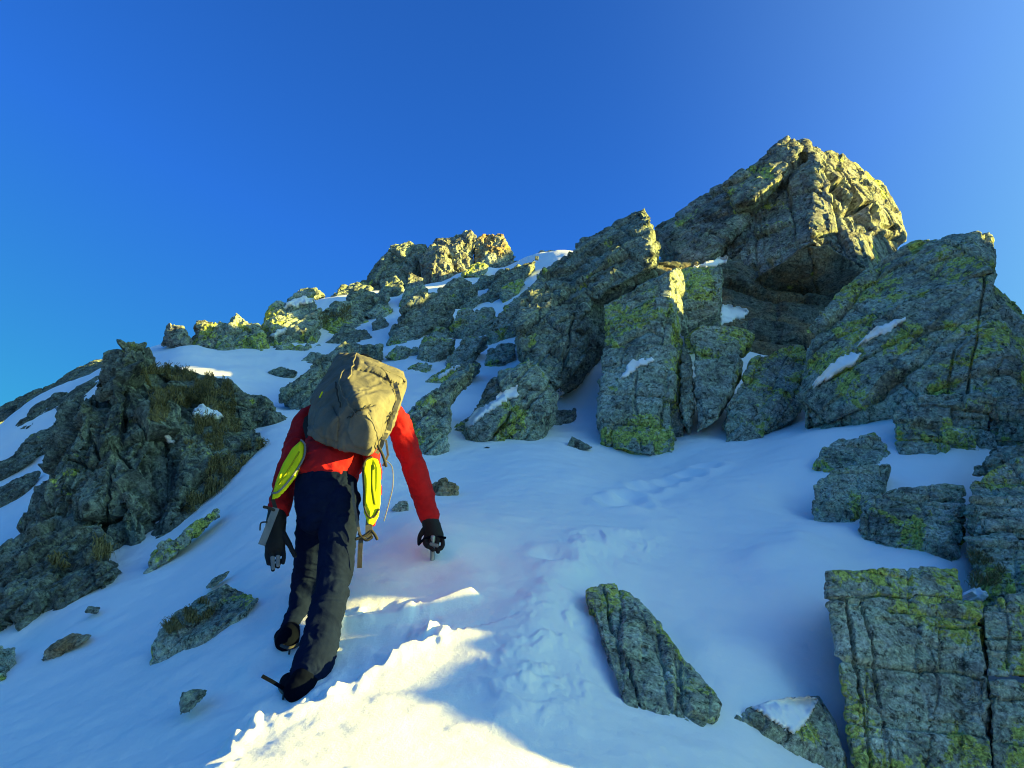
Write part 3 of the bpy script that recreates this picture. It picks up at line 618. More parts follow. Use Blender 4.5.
# ---------------- small foreground stones
rock('boulder', 'oblong mossy rock in the snow between outcrop and climber', None, [P((152,651),(154,628),(174,612),(200,597),(226,584),(243,590),(258,599),(250,608),(238,615),(206,635),(175,645))], M_NEAR, th=.6, bulge=.12, bed='slab', rough=.6)
rock('stone', 'small grey pointed stone alone in the snow at lower left', G_STONE, [P((180,710),(181,691),(208,689),(206,696),(190,706))], M_MID, th=1, bed='none', rough=.8)
rock('stone', 'brown strip of rock in the snow at lower left', G_STONE, [P((41,656),(56,642),(73,633),(93,635),(84,642),(58,652))], M_RUST, th=.8, bed='slab')
rock('stone', 'dark rock at the lower left picture edge', G_STONE, [P((-25,680),(-20,650),(0,646),(17,646),(14,664),(10,674),(0,678))], M_NEAR, th=.8, bed='none')
rock('stone', 'tiny dark stone above the brown strip', G_STONE, [P((84,611),(88,605),(101,607),(98,612))], M_DARK, th=.9, bed='none')
rock('stone', 'thin dark sliver of rock above the oblong mossy rock', G_STONE, [P((205,586),(214,577),(231,570),(226,577),(212,586))], M_DARK, th=.8, bed='slab')
print('ROCKVERTS', TOTAL_V[0], len(ROCKS))
# ------------------------------------------------------------------ unseen rocky ridge, added with its crest shaped to throw the wanted shade
def _uw(px, py, Y=None, off=0):
    p = ground_hit(px, py) if Y is None else at(px, py, Y)
    u, w_, _ = sun_uw(p); return (float(u), float(w_)+off)
_WU = [(-12,-2.8),(0,-2.4),(2.2,-1.5)]
_WU += sorted([_uw(598,800,off=-.12),_uw(562,768,off=-.02),_uw(520,750),_uw(477,727),_uw(440,705),_uw(425,696,off=.015),_uw(437,682),_uw(450,664),_uw(466,645),_uw(473,631)])
_WU += [_uw(474,624,off=.2),_uw(410,610,off=.03),_uw(365,609,off=-.022),_uw(400,603,off=-.012),_uw(440,597,off=-.004),_uw(470,592,off=.006),(4.27,.6),(4.33,.93),_uw(417,453,4.5),_uw(417,453,4.6),_uw(430,500,4.8,.5),_uw(600,480,6.2,1.3),(7.0,3.5),_uw(129,338,8.25,.35),_uw(176,360,9.0,.3),(9.1,3.8),
  _uw(681,326,9.55),_uw(681,326,10.0,.1),_uw(690,266,10.6,.15),_uw(664,262,11.3),_uw(660,240,12.2,-.3),_uw(866,266,13.0),_uw(862,235,13.6,-.2),_uw(185,338,14.1,-.75),_uw(900,254,14.7),(15.1,5.9),(15.7,6.1),(16.3,6.0),(17.3,7.4),(20,9.1),(22,9.4),_uw(440,281,22.8),_uw(440,268,24.2),(26,10.3),(29,9),(36,7),(48,2)]
_WU.sort()
print('WU', [(round(a, 2), round(b, 2)) for a, b in _WU])
def build_ridge():
    us = np.concatenate([np.arange(-12, 2.2, .2), np.arange(2.2, 5.2, .02), np.arange(5.2, 48, .12)])
    vs_ = np.linspace(-1, 1, 61); vs_ = np.sign(vs_)*np.abs(vs_)**1.4
    U_, V_ = np.meshgrid(us, vs_, indexing='ij'); U = U_.ravel(); V = V_.ravel()
    wu = np.interp(U, [a for a, b in _WU], [b for a, b in _WU])
    a0 = np.maximum(4.4, .80*U+1.3)
    near = np.clip((U-5)/4, 0, 1)
    p3 = np.column_stack([U, V*0, U*0])
    rough = fbm(p3*9, 3, 301)*.012*(1-near)+fbm(p3*1.6, 4, 302)*.16*near
    left = .55+.10*np.maximum(U-5, 0)*.6; right = 1.6+.16*np.maximum(U, 0)
    a = a0+np.where(V < 0, V*left, V*right)
    crest = wu+rough+TAN_E*a0
    x = a*SUN_H[0]-U*SUN_H[1]; y = a*SUN_H[1]+U*SUN_H[0]
    gz = np.array([ground_z(i, j) for i, j in zip(x, y)])-.3
    t = np.abs(V)**.85
    z = crest*(1-t)+np.minimum(gz, crest)*t
    q = np.column_stack([x, y, z])
    f1, _ = facets(q/np.array([.8, .8, .5]), 77); f2, _ = facets(q/.28, 78)
    z = z-np.abs(f1)*.35*np.minimum(1, np.abs(V)*5)-np.abs(f2)*.08*np.minimum(1, np.abs(V)*8)
    o = link_mesh('shade_ridge', np.column_stack([x, y, z]), grid_faces(len(us), len(vs_)), M_MID)
    tag(o, 'unseen rocky ridge added at the side to shade the slope', 'ridge', kind='structure')
build_ridge()
def inside(poly, x, y):
    c = False; j = len(poly)-1
    for i in range(len(poly)):
        xi, yi = poly[i]; xj, yj = poly[j]
        if (yi > y) != (yj > y) and x < (xj-xi)*(y-yi)/(yj-yi)+xi: c = not c
        j = i
    return c
def edge_d(poly, x, y):
    d = 1e9
    for (x0, y0), (x1, y1) in zip(poly, poly[1:]+poly[:1]):
        L = (x1-x0)**2+(y1-y0)**2; t = max(0, min(1, ((x-x0)*(x1-x0)+(y-y0)*(y1-y0))/L)); d = min(d, math.hypot(x-x0-t*(x1-x0), y-y0-t*(y1-y0)))
    return d
# ------------------------------------------------------------------ climber
def cloth_mat(name, col, rough=.85, bump=.25, scale=220, sheen=0.0, var=.25, grime=None):
    N = NT(name); tc = N.n('ShaderNodeTexCoord'); co = tc.outputs['Object']
    c2 = tuple(min(1, x*(1+var)) for x in col); c1 = tuple(x*(1-var) for x in col)
    base = N.ramp(N.noise(co, 9, 6, .65), [(.3, c1), (.7, c2)])
    if grime: base = N.mix(N.mul(N.step(N.noise(co, 14, 7, .7), .58, .7), .55), base, grime)
    N.l(base, N.bsdf.inputs['Base Color']); N.bsdf.inputs['Roughness'].default_value = rough
    N.bsdf.inputs['Sheen Weight'].default_value = sheen
    N.bsdf.inputs['Specular IOR Level'].default_value = .15
    N.bump(N.add(N.mul(N.noise(co, 24, 5, .6), .9), N.mul(N.noise(co, scale, 2), .15)), bump, .012)
    return N.m
M_RED = cloth_mat('red jacket cloth', (.38, .010, .014), bump=.35)
M_TRO = cloth_mat('dark trouser cloth', (.0045, .0095, .033), bump=.45, grime=(.007, .0135, .040)); M_TRO.node_tree.nodes['Principled BSDF'].inputs['Specular IOR Level'].default_value = .04
M_PACK = cloth_mat('khaki pack cloth', (.125, .118, .096), bump=.5, rough=.8)
M_GLOVE = cloth_mat('dark glove', (.012, .013, .016), rough=.6)
M_GRIP = cloth_mat('pale snowy glove grip', (.17, .18, .20), rough=.7, grime=(.6, .62, .65))
M_PAD = cloth_mat('lime foam', (.62, .66, .012), bump=.1, var=.08)
M_PADS = cloth_mat('lime foam fold', (.26, .29, .008), bump=.1, var=.08)
M_STRAP = cloth_mat('grey webbing', (.11, .108, .10), scale=500, bump=.3)
M_STRAPB = cloth_mat('blue grey webbing', (.16, .18, .20), scale=500, bump=.3)
M_STRAPD = cloth_mat('dark grey webbing', (.055, .054, .05), scale=500, bump=.3)
M_BLACK = cloth_mat('black plastic', (.0018, .0034, .010), rough=.9); M_BLACK.node_tree.nodes['Principled BSDF'].inputs['Specular IOR Level'].default_value = .03
M_PALE = cloth_mat('pale cord', (.14, .145, .15))
M_SKIN = cloth_mat('skin', (.45, .26, .18), rough=.6, bump=.05)
M_STEEL = cloth_mat('brushed metal', (.30, .33, .36), rough=.35, bump=.05); M_STEEL.node_tree.nodes['Principled BSDF'].inputs['Metallic'].default_value = .7

def tube(bm, pts, seg=16, ref=(1, 0, 0)):
    """closed round-ended tube; pts = (P, rx[, ry])"""
    C = [np.array(p[0], float) for p in pts]; R = [(p[1], p[2] if len(p) > 2 else p[1]) for p in pts]
    # denser path
    cc, rr = [], []
    for i in range(len(C)-1):
        for t in np.linspace(0, 1, 6)[:-1 if i < len(C)-2 else None]:
            p0 = C[max(i-1, 0)]; p1 = C[i]; p2 = C[i+1]; p3 = C[min(i+2, len(C)-1)]
            cc.append(.5*((2*p1)+(-p0+p2)*t+(2*p0-5*p1+4*p2-p3)*t*t+(-p0+3*p1-3*p2+p3)*t**3))
            rr.append((R[i][0]*(1-t)+R[i+1][0]*t, R[i][1]*(1-t)+R[i+1][1]*t))
    # caps
    d0 = cc[0]-cc[1]; d0 /= np.linalg.norm(d0); d1 = cc[-1]-cc[-2]; d1 /= np.linalg.norm(d1)
    pre = [(cc[0]+d0*rr[0][1]*.8*s, (rr[0][0]*c, rr[0][1]*c)) for s, c in ((.98, .15), (.75, .66), (.4, .92))]
    post = [(cc[-1]+d1*rr[-1][1]*.8*s, (rr[-1][0]*c, rr[-1][1]*c)) for s, c in ((.4, .92), (.75, .66), (.98, .15))]
    cc = [p[0] for p in pre]+cc+[p[0] for p in post]; rr = [p[1] for p in pre]+rr+[p[1] for p in post]
    rings = []
    ref = np.array(ref, float)
    for i, c in enumerate(cc):
        d = cc[min(i+1, len(cc)-1)]-cc[max(i-1, 0)]; d /= np.linalg.norm(d)
        s = ref-d*(ref@d); s /= np.linalg.norm(s); nn = np.cross(d, s)
        rings.append([bm.verts.new(c+s*rr[i][0]*math.cos(a)+nn*rr[i][1]*math.sin(a)) for a in np.linspace(0, 2*math.pi, seg, endpoint=False)])
    for a, b in zip(rings[:-1], rings[1:]):
        for k in range(seg): bm.faces.new((a[k], a[(k+1) % seg], b[(k+1) % seg], b[k]))
    bm.faces.new(rings[0][::-1]); bm.faces.new(rings[-1])

def skin_of(name, tubes, mat, parent=None, vox=.007, smooth=4, folds=0.0, foldscale=(9, 9, 22), seed=1, extra=None):
    bm = bmesh.new()
    for t in tubes: tube(bm, t[0] if isinstance(t, tuple) and isinstance(t[0], list) else t)
    if extra: extra(bm)
    bmesh.ops.recalc_face_normals(bm, faces=bm.faces[:])
    v, nrm, f = remesh(bm, vox)
    if not isinstance(f, np.ndarray): f = np.array([t if len(t) == 4 else (*t, t[-1]) for t in f])
    v = smooth_np(v, f, smooth); nrm = normals_np(v, f)
    if folds:
        q = v*np.array(foldscale)
        q = q+np.column_stack([fbm(v*6, 2, seed+5), fbm(v*6+7, 2, seed+6), fbm(v*6+13, 2, seed+7)])*1.1
        r = 1-np.abs(vnoise(q, seed))*2
        r2 = 1-np.abs(vnoise(q*2.1+3, seed+1))*2
        v = v+nrm*((r*.75+r2*.35+vnoise(v*5, seed+3)*.8)*folds)[:, None]
    org = v.mean(0); org[2] = v[:, 2].min()
    if parent: o = link_mesh(name, v-np.array(parent.location), f, mat, True, parent)
    else:
        o = link_mesh(name, v-org, f, mat, True); o.location = org
    return o

_hp = ground_hit(291, 694); PS = _hp[1]/3.52; print('PS', PS, ground_hit(288, 645)[1]/PS, ground_hit(432, 562)[1]/PS, ground_hit(303, 694)[1]/PS)
def A_(px, py, Y): return at(px, py, Y*PS)
# body under the clothes
JT = dict(hip=A_(326,490,4.1), chest=A_(345,425,4.38), neck=A_(355,398,4.56), head=A_(363,377,4.74))
def head_extra(bm):
    h = JT['head']
    r = bmesh.ops.create_uvsphere(bm, u_segments=24, v_segments=16, radius=.1)
    for v in r['verts']: v.co = Vector((v.co.x*.80, v.co.y*1.0, v.co.z*1.18))+Vector(h)
    for dx, dy, dz, rr in ((0, .105, -.02, .018), (-.082, 0, -.01, .022), (.082, 0, -.01, .022), (0, .088, -.065, .02), (-.032, .088, .012, .012), (.032, .088, .012, .012)):
        r = bmesh.ops.create_uvsphere(bm, u_segments=10, v_segments=8, radius=rr)
        for v in r['verts']: v.co += Vector(h)+Vector((dx, dy, dz))
person = skin_of('person', [
    [(A_(326,495,4.1), .14, .10), (A_(334,460,4.18), .135, .10), (JT['chest'], .16, .10), (A_(351,408,4.5), .15, .08)],
    [(A_(351,408,4.5), .06), (JT['neck'], .055), (JT['head'], .06)],
    [(A_(345,412,4.47), .06), (A_(309,422,4.42), .055), (A_(287,478,4.24), .045), (A_(277,514,4.1), .03)],
    [(A_(350,410,4.5), .06), (A_(394,420,4.6), .06), (A_(418,480,4.56), .045), (A_(429,522,4.56), .032)],
    [(A_(340,498,4.06), .08), (A_(336,540,4.0), .075), (A_(331,588,3.88), .055), (A_(322,630,3.77), .055), (A_(308,681,3.62), .04)],
    [(A_(314,498,4.11), .08), (A_(311,545,4.21), .07), (A_(305,588,4.31), .055), (A_(297,620,4.16), .05), (A_(290,638,4.04), .04)],
  ], M_SKIN, vox=.009, extra=head_extra)
tag(person, 'climber in red jacket and dark trousers leaning up the snow slope with an ice axe', 'person', kind='thing')
hat = skin_of('hat', [[(JT['head']+np.array([0, -.012, .03]), .088, .105), (JT['head']+np.array([0, -.02, .085]), .07, .085)]], M_BLACK, person, vox=.008)
trousers = skin_of('trousers', [
    [(A_(326,480,4.11), .160, .115), (A_(326,497,4.08), .164, .128), (A_(327,516,4.06), .150, .122)],
    [(A_(341,500,4.05), .098), (A_(337,540,3.99), .091, .098), (A_(333,585,3.88), .078, .088), (A_(329,606,3.84), .080, .085), (A_(321,640,3.73), .083, .085), (A_(309,679,3.61), .088, .085)],
    [(A_(315,500,4.1), .092), (A_(311,545,4.2), .080, .088), (A_(304,590,4.29), .068, .08), (A_(297,618,4.16), .060, .066), (A_(290,637,4.04), .066, .07)],
  ], M_TRO, person, vox=.006, smooth=2, folds=.0095, foldscale=(4, 5, 15), seed=61)
jacket = skin_of('jacket', [
    [(A_(326,474,4.12), .172, .128), (A_(333,458,4.17), .174, .13), (A_(342,435,4.31), .185, .135), (A_(350,412,4.47), .185, .12), (A_(354,402,4.54), .10, .09)],
    [(A_(340,412,4.46), .09), (A_(309,421,4.42), .078), (A_(299,443,4.35), .072), (A_(287,478,4.23), .064), (A_(278,511,4.11), .054)],
    [(A_(355,408,4.5), .09), (A_(392,418,4.58), .088), (A_(405,442,4.57), .078), (A_(419,482,4.56), .066), (A_(430,518,4.56), .056)],
    [(A_(368,440,4.2), .05), (A_(373,465,4.1), .042, .06), (A_(374,492,4.05), .034, .06), (A_(372,522,4.02), .016, .03)],
  ], M_RED, person, vox=.0065, smooth=3, folds=.009, foldscale=(7, 7, 14), seed=71)
def glove(tubes, grips, seed):
    g = skin_of('glove', tubes, M_GLOVE, person, vox=.0045, smooth=2, folds=.0015, seed=seed)
    for t in grips: skin_of('grip_patch', [t], M_GRIP, None, vox=.004, smooth=1); o = bpy.context.scene.objects[-1]; 
    return g
def child_skin(name, tubes, mat, parent, **k):
    o = skin_of(name, tubes, mat, None, **k); o.parent = parent
    # parents below the person all sit at the person's origin
    base = parent.location if parent.parent is None else parent.parent.location
    o.location = o.location-base
    return o
gl = skin_of('glove', [
    [(A_(278,510,4.11), .050), (A_(276,525,4.08), .054, .05), (A_(275,542,4.06), .056, .036), (A_(276,549,4.055), .05, .03)],
    [(A_(267.5,546,4.06), .0135), (A_(267,556,4.05), .013), (A_(269,564,4.03), .0115)],
    [(A_(272.5,548,4.05), .0135), (A_(272,560,4.04), .013), (A_(273,570,4.02), .0115)],
    [(A_(278,548,4.05), .0135), (A_(278,559,4.035), .0125), (A_(278,567,4.02), .0115)],
    [(A_(283,547,4.06), .013), (A_(284,556,4.04), .012), (A_(283,563,4.02), .0105)],
    [(A_(283,533,4.06), .018), (A_(290,546,4.04), .015), (A_(295,556,4.04), .0125)],
  ], M_GLOVE, person, vox=.0045, smooth=2, folds=.0015, seed=81)
for (a, b) in (((272.5,557,4.022),(273.2,569,4.008)), ((278,556,4.02),(278,566,4.008))):
    child_skin('grip_patch', [[(A_(*a), .0125, .008), (A_(*b), .011, .007)]], M_GRIP, gl, vox=.004, smooth=1)
gr = skin_of('glove', [
    [(A_(429,517,4.56), .052), (A_(432,527,4.55), .054, .05), (A_(435,537,4.54), .054, .042)],
    [(A_(426,536,4.53), .014), (A_(425,543,4.50), .0135), (A_(428,547,4.47), .012)],
    [(A_(431,538,4.52), .0145), (A_(430,546,4.49), .0135), (A_(433,550,4.465), .012)],
    [(A_(437,539,4.52), .0145), (A_(437,547,4.49), .0135), (A_(438,552,4.47), .012)],
    [(A_(442,538,4.53), .0135), (A_(443,545,4.50), .0125), (A_(441,549,4.48), .011)],
    [(A_(425,529,4.54), .019), (A_(420,536,4.55), .015), (A_(419,543,4.57), .012)],
  ], M_GLOVE, person, vox=.0045, smooth=2, folds=.0015, seed=82)
child_skin('grip_patch', [[(A_(430,544,4.474), .012, .006), (A_(438,546,4.474), .012, .006)]], M_GRIP, gr, vox=.004, smooth=1)
boot_r = skin_of('boot', [
    [(A_(306,677,3.60), .060), (A_(301,688,3.53), .066), (A_(299,693,3.51), .062, .05)],
    [(A_(298,691,3.50), .062, .055), (A_(293,684,3.66), .062, .05), (A_(290,678,3.82), .054, .04)],
    [(A_(287,692,3.55), .028), (A_(291,688,3.60), .03)],
  ], M_BLACK, person, vox=.006, smooth=2, folds=.002, seed=83)
boot_l = skin_of('boot', [
    [(A_(291,632,4.02), .052), (A_(289,638,3.95), .058), (A_(288,643,3.92), .058, .045)],
    [(A_(287,642,3.91), .058, .05), (A_(285,637,4.06), .056, .045), (A_(284,633,4.2), .05, .04)],
  ], M_BLACK, person, vox=.006, smooth=2, folds=.002, seed=84)

def ribbon(name, pts, w, mat, parent, th=.003, loc=None, side=None):
    """flat strap through points, its flat side turned to the viewer's side"""
    C = [np.array(p, float) for p in pts]; vs, fs = [], []
    for i, c in enumerate(C):
        d = C[min(i+1, len(C)-1)]-C[max(i-1, 0)]; d /= np.linalg.norm(d)
        n_ = np.array([0, -1, .1]) if side is None else np.array(side, float)
        s = np.cross(d, n_); s /= np.linalg.norm(s); m = np.cross(s, d)
        for a, b in ((-1, -1), (1, -1), (1, 1), (-1, 1)): vs.append(c+s*a*w/2+m*b*th/2)
    for i in range(len(C)-1):
        for k in range(4): a = i*4+k; b = i*4+(k+1) % 4; fs.append((a, b, b+4, a+4))
    fs.append((3, 2, 1, 0)); e = 4*(len(C)-1); fs.append((e, e+1, e+2, e+3))
    base = np.zeros(3) if parent is None else np.array(parent.location if parent.parent is None else parent.parent.location)
    return link_mesh(name, np.array(vs)-base, fs, mat, False, parent)

def cord(name, pts, r, mat, parent):
    bm = bmesh.new(); tube(bm, [(p, r) for p in pts], 8, ref=(.3, .9, .2)); vs = [tuple(v.co) for v in bm.verts]; bm.verts.index_update()
    fs = [tuple(v.index for v in f.verts) for f in bm.faces]; bm.free()
    base = np.zeros(3) if parent is None else np.array(parent.location if parent.parent is None else parent.parent.location)
    return link_mesh(name, np.array(vs)-base, fs, mat, True, parent)
ribbon('crampon_strap', [A_(262,676,3.47), A_(273,682,3.49), A_(286,690,3.52)], .016, M_BLACK, boot_r, th=.006)
def crampon(boot, pts):
    cr = cord('crampon', [A_(*p) for p in pts], .009, M_STEELD, boot)
    for p in pts[1:-1:2]: cord('crampon_point', [A_(*p), A_(p[0]-1.0, p[1]+6, p[2]-.01)], .005, M_STEELD, boot)
M_STEELD = cloth_mat('dark steel', (.05, .055, .06), rough=.4, bump=.05)
crampon(boot_r, [(312,690,3.52),(303,696,3.49),(293,697,3.48),(284,693,3.50),(280,688,3.56),(281,683,3.66)])
crampon(boot_l, [(299,644,3.90),(290,648,3.86),(281,645,3.88),(276,640,3.96),(275,635,4.08)])

# ------------------------------------------------------------------ backpack
def pack_extra(bm):
    P_ = [(307,437,4.08),(337,449,3.98),(368,457,3.90),(386,438,3.98),(397,419,4.07),(408,383,4.25),(404,373,4.30),(381,362,4.32),(358,354,4.34),(338,353,4.48),(323,381,4.36),(310,401,4.24),
          (349,380,4.0),(357,400,3.84),(370,430,3.82),(384,402,3.95),(372,376,4.12)]
    hull_bm(bm, np.vstack([[A_(*p) for p in P_], [A_(p[0]*.9+35, p[1]*.92+30, p[2]+.24) for p in P_[:12]]]))
pack = skin_of('backpack', [], M_PACK, None, vox=.006, smooth=16, folds=.010, foldscale=(7, 7, 9), seed=95, extra=pack_extra)
tag(pack, 'khaki grey backpack worn on the back of the climber with lime green hip belt', 'backpack', kind='thing')
bpy.context.view_layer.update()
def on(obj, pts, off=.017, n=7):
    dg = bpy.context.evaluated_depsgraph_get(); inv = obj.matrix_world.inverted(); out = []
    for (x0, y0), (x1, y1) in zip(pts[:-1], pts[1:]):
        for t in np.linspace(0, 1, n):
            d = Vector(ray(x0*(1-t)+x1*t, y0*(1-t)+y1*t)).normalized()
            h = obj.ray_cast(inv @ Vector((0, 0, 0)), d)
            if h[0]: out.append(np.array(obj.matrix_world @ (h[1]+h[2]*off)))
    return out
def seam(name, pts, r, mat, flat=0):
    q = on(pack, pts)
    if len(q) < 2: return
    if flat: ribbon(name, q, flat, mat, pack)
    else: cord(name, q, r, mat, pack)
def shell_on(tree, poly, thick, step=1.0, edge=3.0, back=.012):
    xs = np.arange(min(p[0] for p in poly), max(p[0] for p in poly)+step, step); ys = np.arange(min(p[1] for p in poly), max(p[1] for p in poly)+step, step)
    idx = {}; V = []; Nn = []
    for j, y in enumerate(ys):
        for i, x in enumerate(xs):
            if not inside(poly, x, y): continue
            h = tree.ray_cast(Vector((0, 0, 0)), Vector(ray(x, y)).normalized(), 100)
            if h[0]:
                t = min(edge_d(poly, x, y)/edge, 1.0); idx[(j, i)] = len(V); V.append(np.array(h[0])+np.array(h[1])*(.002+thick*math.sqrt(t)))
                Nn.append(np.array(h[1]))
    n_ = len(V); V2 = [v-m*(back+thick) for v, m in zip(V, Nn)]; Fq = []; ed = {}
    for (j, i) in idx:
        k = [(j, i), (j+1, i), (j+1, i+1), (j, i+1)]
        if all(q in idx for q in k):
            q = [idx[a] for a in k]; Fq.append(tuple(q)); Fq.append(tuple(a+n_ for a in q[::-1]))
            for a, b in zip(q, q[1:]+q[:1]):
                if (b, a) in ed: del ed[(b, a)]
                else: ed[(a, b)] = 1
    for a, b in ed: Fq.append((b, a, a+n_, b+n_))
    return np.array(V+V2), np.array(Fq)
_pv = np.empty(len(pack.data.vertices)*3, np.float32); pack.data.vertices.foreach_get('co', _pv); _pv = _pv.reshape(-1, 3)+np.array(pack.location)
_pt = BVHTree.FromPolygons(_pv.tolist(), [tuple(p.vertices) for p in pack.data.polygons])
for nm, pl_, th_ in (('pocket', [(351,412),(364,409),(376,404),(383,414),(380,436),(368,450),(354,447),(347,432)], .014),
                    ('lid', [(356,357),(367,359),(381,365),(400,374),(406,380),(400,386),(386,380),(371,373),(356,370)], .018),
                    ('side_pocket', [(318,408),(333,405),(340,420),(338,442),(322,438),(313,430)], .010)):
    v_, f_ = shell_on(_pt, pl_, th_)
    link_mesh(nm, v_-np.array(pack.location), f_, M_PACK, True, pack)
M_PACKD = cloth_mat('dark pack trim', (.035, .033, .028))
seam('zip', [(338,384),(340,396),(343,408)], .004, M_PACKD)
seam('piping', [(345,372),(341,384),(346,398),(357,415)], .0035, M_PACK)
seam('piping', [(353,412),(366,416),(375,432),(377,447)], .0035, M_PACK)
seam('drawcord', [(350,419),(359,412),(369,407)], .003, M_PACKD)
seam('piping', [(357,356),(353,368),(349,381)], .0045, M_PACK)
seam('lid_strap', [(380,371),(386,378),(390,386)], .006, M_PACKD, .012)
seam('lid_strap', [(384,373),(396,378),(404,384)], .006, M_PACKD, .010)
seam('side_strap', [(394,385),(396,400),(391,415),(386,430)], .006, M_STRAP, .024)
seam('side_strap', [(391,412),(387,420),(385,424)], .006, M_PACKD, .010)
seam('side_strap', [(384,432),(378,446),(372,455)], .006, M_STRAP, .022)
seam('zip_pull', [(325,393),(322,399)], .0045, M_PAD)
def pad(pts, Y, name='hip_pad'):
    bm = bmesh.new(); poly_solid(bm, [(p[0], p[1], p[2]*PS) for p in pts], 0, .22, .09, .72)
    bmesh.ops.recalc_face_normals(bm, faces=bm.faces[:])
    v, nrm, f = remesh(bm, .004); v = smooth_np(v, f, 4)
    o = link_mesh(name, v-np.array(pack.location), f, M_PAD, True, pack)
    return o
RP = [(364,490,3.90),(363,470,3.92),(366,460,3.94),(372,457,3.95),(378,459,3.95),(381,470,3.94),(381,494,3.92),(379,509,3.90),(374,517,3.89),(368,516,3.88),(364,505,3.89)]
LP = [(272,493,4.0),(275,480,4.01),(283,463,4.04),(292,448,4.06),(301,440,4.08),(305,445,4.07),(304,457,4.05),(297,470,4.02),(287,483,4.0),(278,492,3.99)]
pr = pad(RP, 3.9); pl = pad(LP, 4.0)
cord('edge_tape', [A_(p[0], p[1], p[2]-.012) for p in RP[7:]+RP[:4]], .0055, M_PACKD, pr)
cord('edge_tape', [A_(p[0], p[1], p[2]-.012) for p in LP[4:]+LP[:1]], .0055, M_STRAPB, pl)
cord('fold', [A_(373,466,3.895), A_(372.5,485,3.875), A_(375,503,3.875)], .011, M_PADS, pr)
cord('fold', [A_(279,484,3.975), A_(290,467,3.99), A_(299,452,4.01)], .005, M_PADS, pl)
ribbon('belt_strap', [A_(370,514,3.9), A_(369,526,3.9), A_(369,538,3.9)], .036, M_STRAP, pack)
ribbon('belt_strap', [A_(361,538,3.88), A_(360,552,3.88), A_(359.5,568,3.88)], .024, M_STRAPD, pack)
ribbon('belt_strap', [A_(352,482,3.95), A_(353.5,500,3.92), A_(357,520,3.90), A_(360,536,3.885)], .014, M_STRAP, pack)
for q in ([(356,539),(364,536),(371,531)], [(359,534),(366,540),(372,537)], [(372,531),(375,535),(377,539)], [(378,446),(383,456),(386,466)]):
    cord('buckle', [A_(a, b, 3.875) for a, b in q], .008, M_PACKD, pack)
ribbon('belt_strap', [A_(273,492,4.02), A_(273,500,4.02), A_(276,510,4.0)], .02, M_PACKD, pack)
ribbon('belt_strap', [A_(276,508,3.985), A_(269,526,3.97), A_(261.5,545,3.96)], .037, M_STRAPB, pack)
cord('buckle', [A_(264,507,3.98), A_(269,508,3.98), A_(274,510,3.98)], .008, M_PACKD, pack)
cord('buckle', [A_(267,522,3.97), A_(261,523,3.97), A_(260,530,3.97)], .004, M_PACKD, pack)
cord('loose_cord', [A_(385,460,4.1), A_(392,467,4.12), A_(393,485,4.12), A_(389,503,4.11), A_(384,521,4.1)], 0.0028, M_PALE, pack)
ribbon('shoulder_strap', [A_(309,437,4.2), A_(306,425,4.3), A_(309,412,4.38)], .04, M_PACKD, pack)
ribbon('shoulder_strap', [A_(386,440,4.1), A_(388,455,4.12), A_(383,466,4.12)], .012, M_STRAP, pack)

# ------------------------------------------------------------------ ice axe
axe = cord('ice_axe', [A_(433,537,4.505), A_(432.5,552,4.515), A_(432,570,4.53)], .015, M_STEEL, None)
axe.name = 'ice_axe'
tag(axe, 'grey shaft of an ice axe planted in the snow under the right glove', 'ice axe', kind='thing')
ribbon('axe_head', [A_(418,545,4.50), A_(424,539,4.505), A_(434,536,4.51), A_(446,538,4.52)], .02, M_BLACK, axe, th=.008, side=(0, .3, 1))
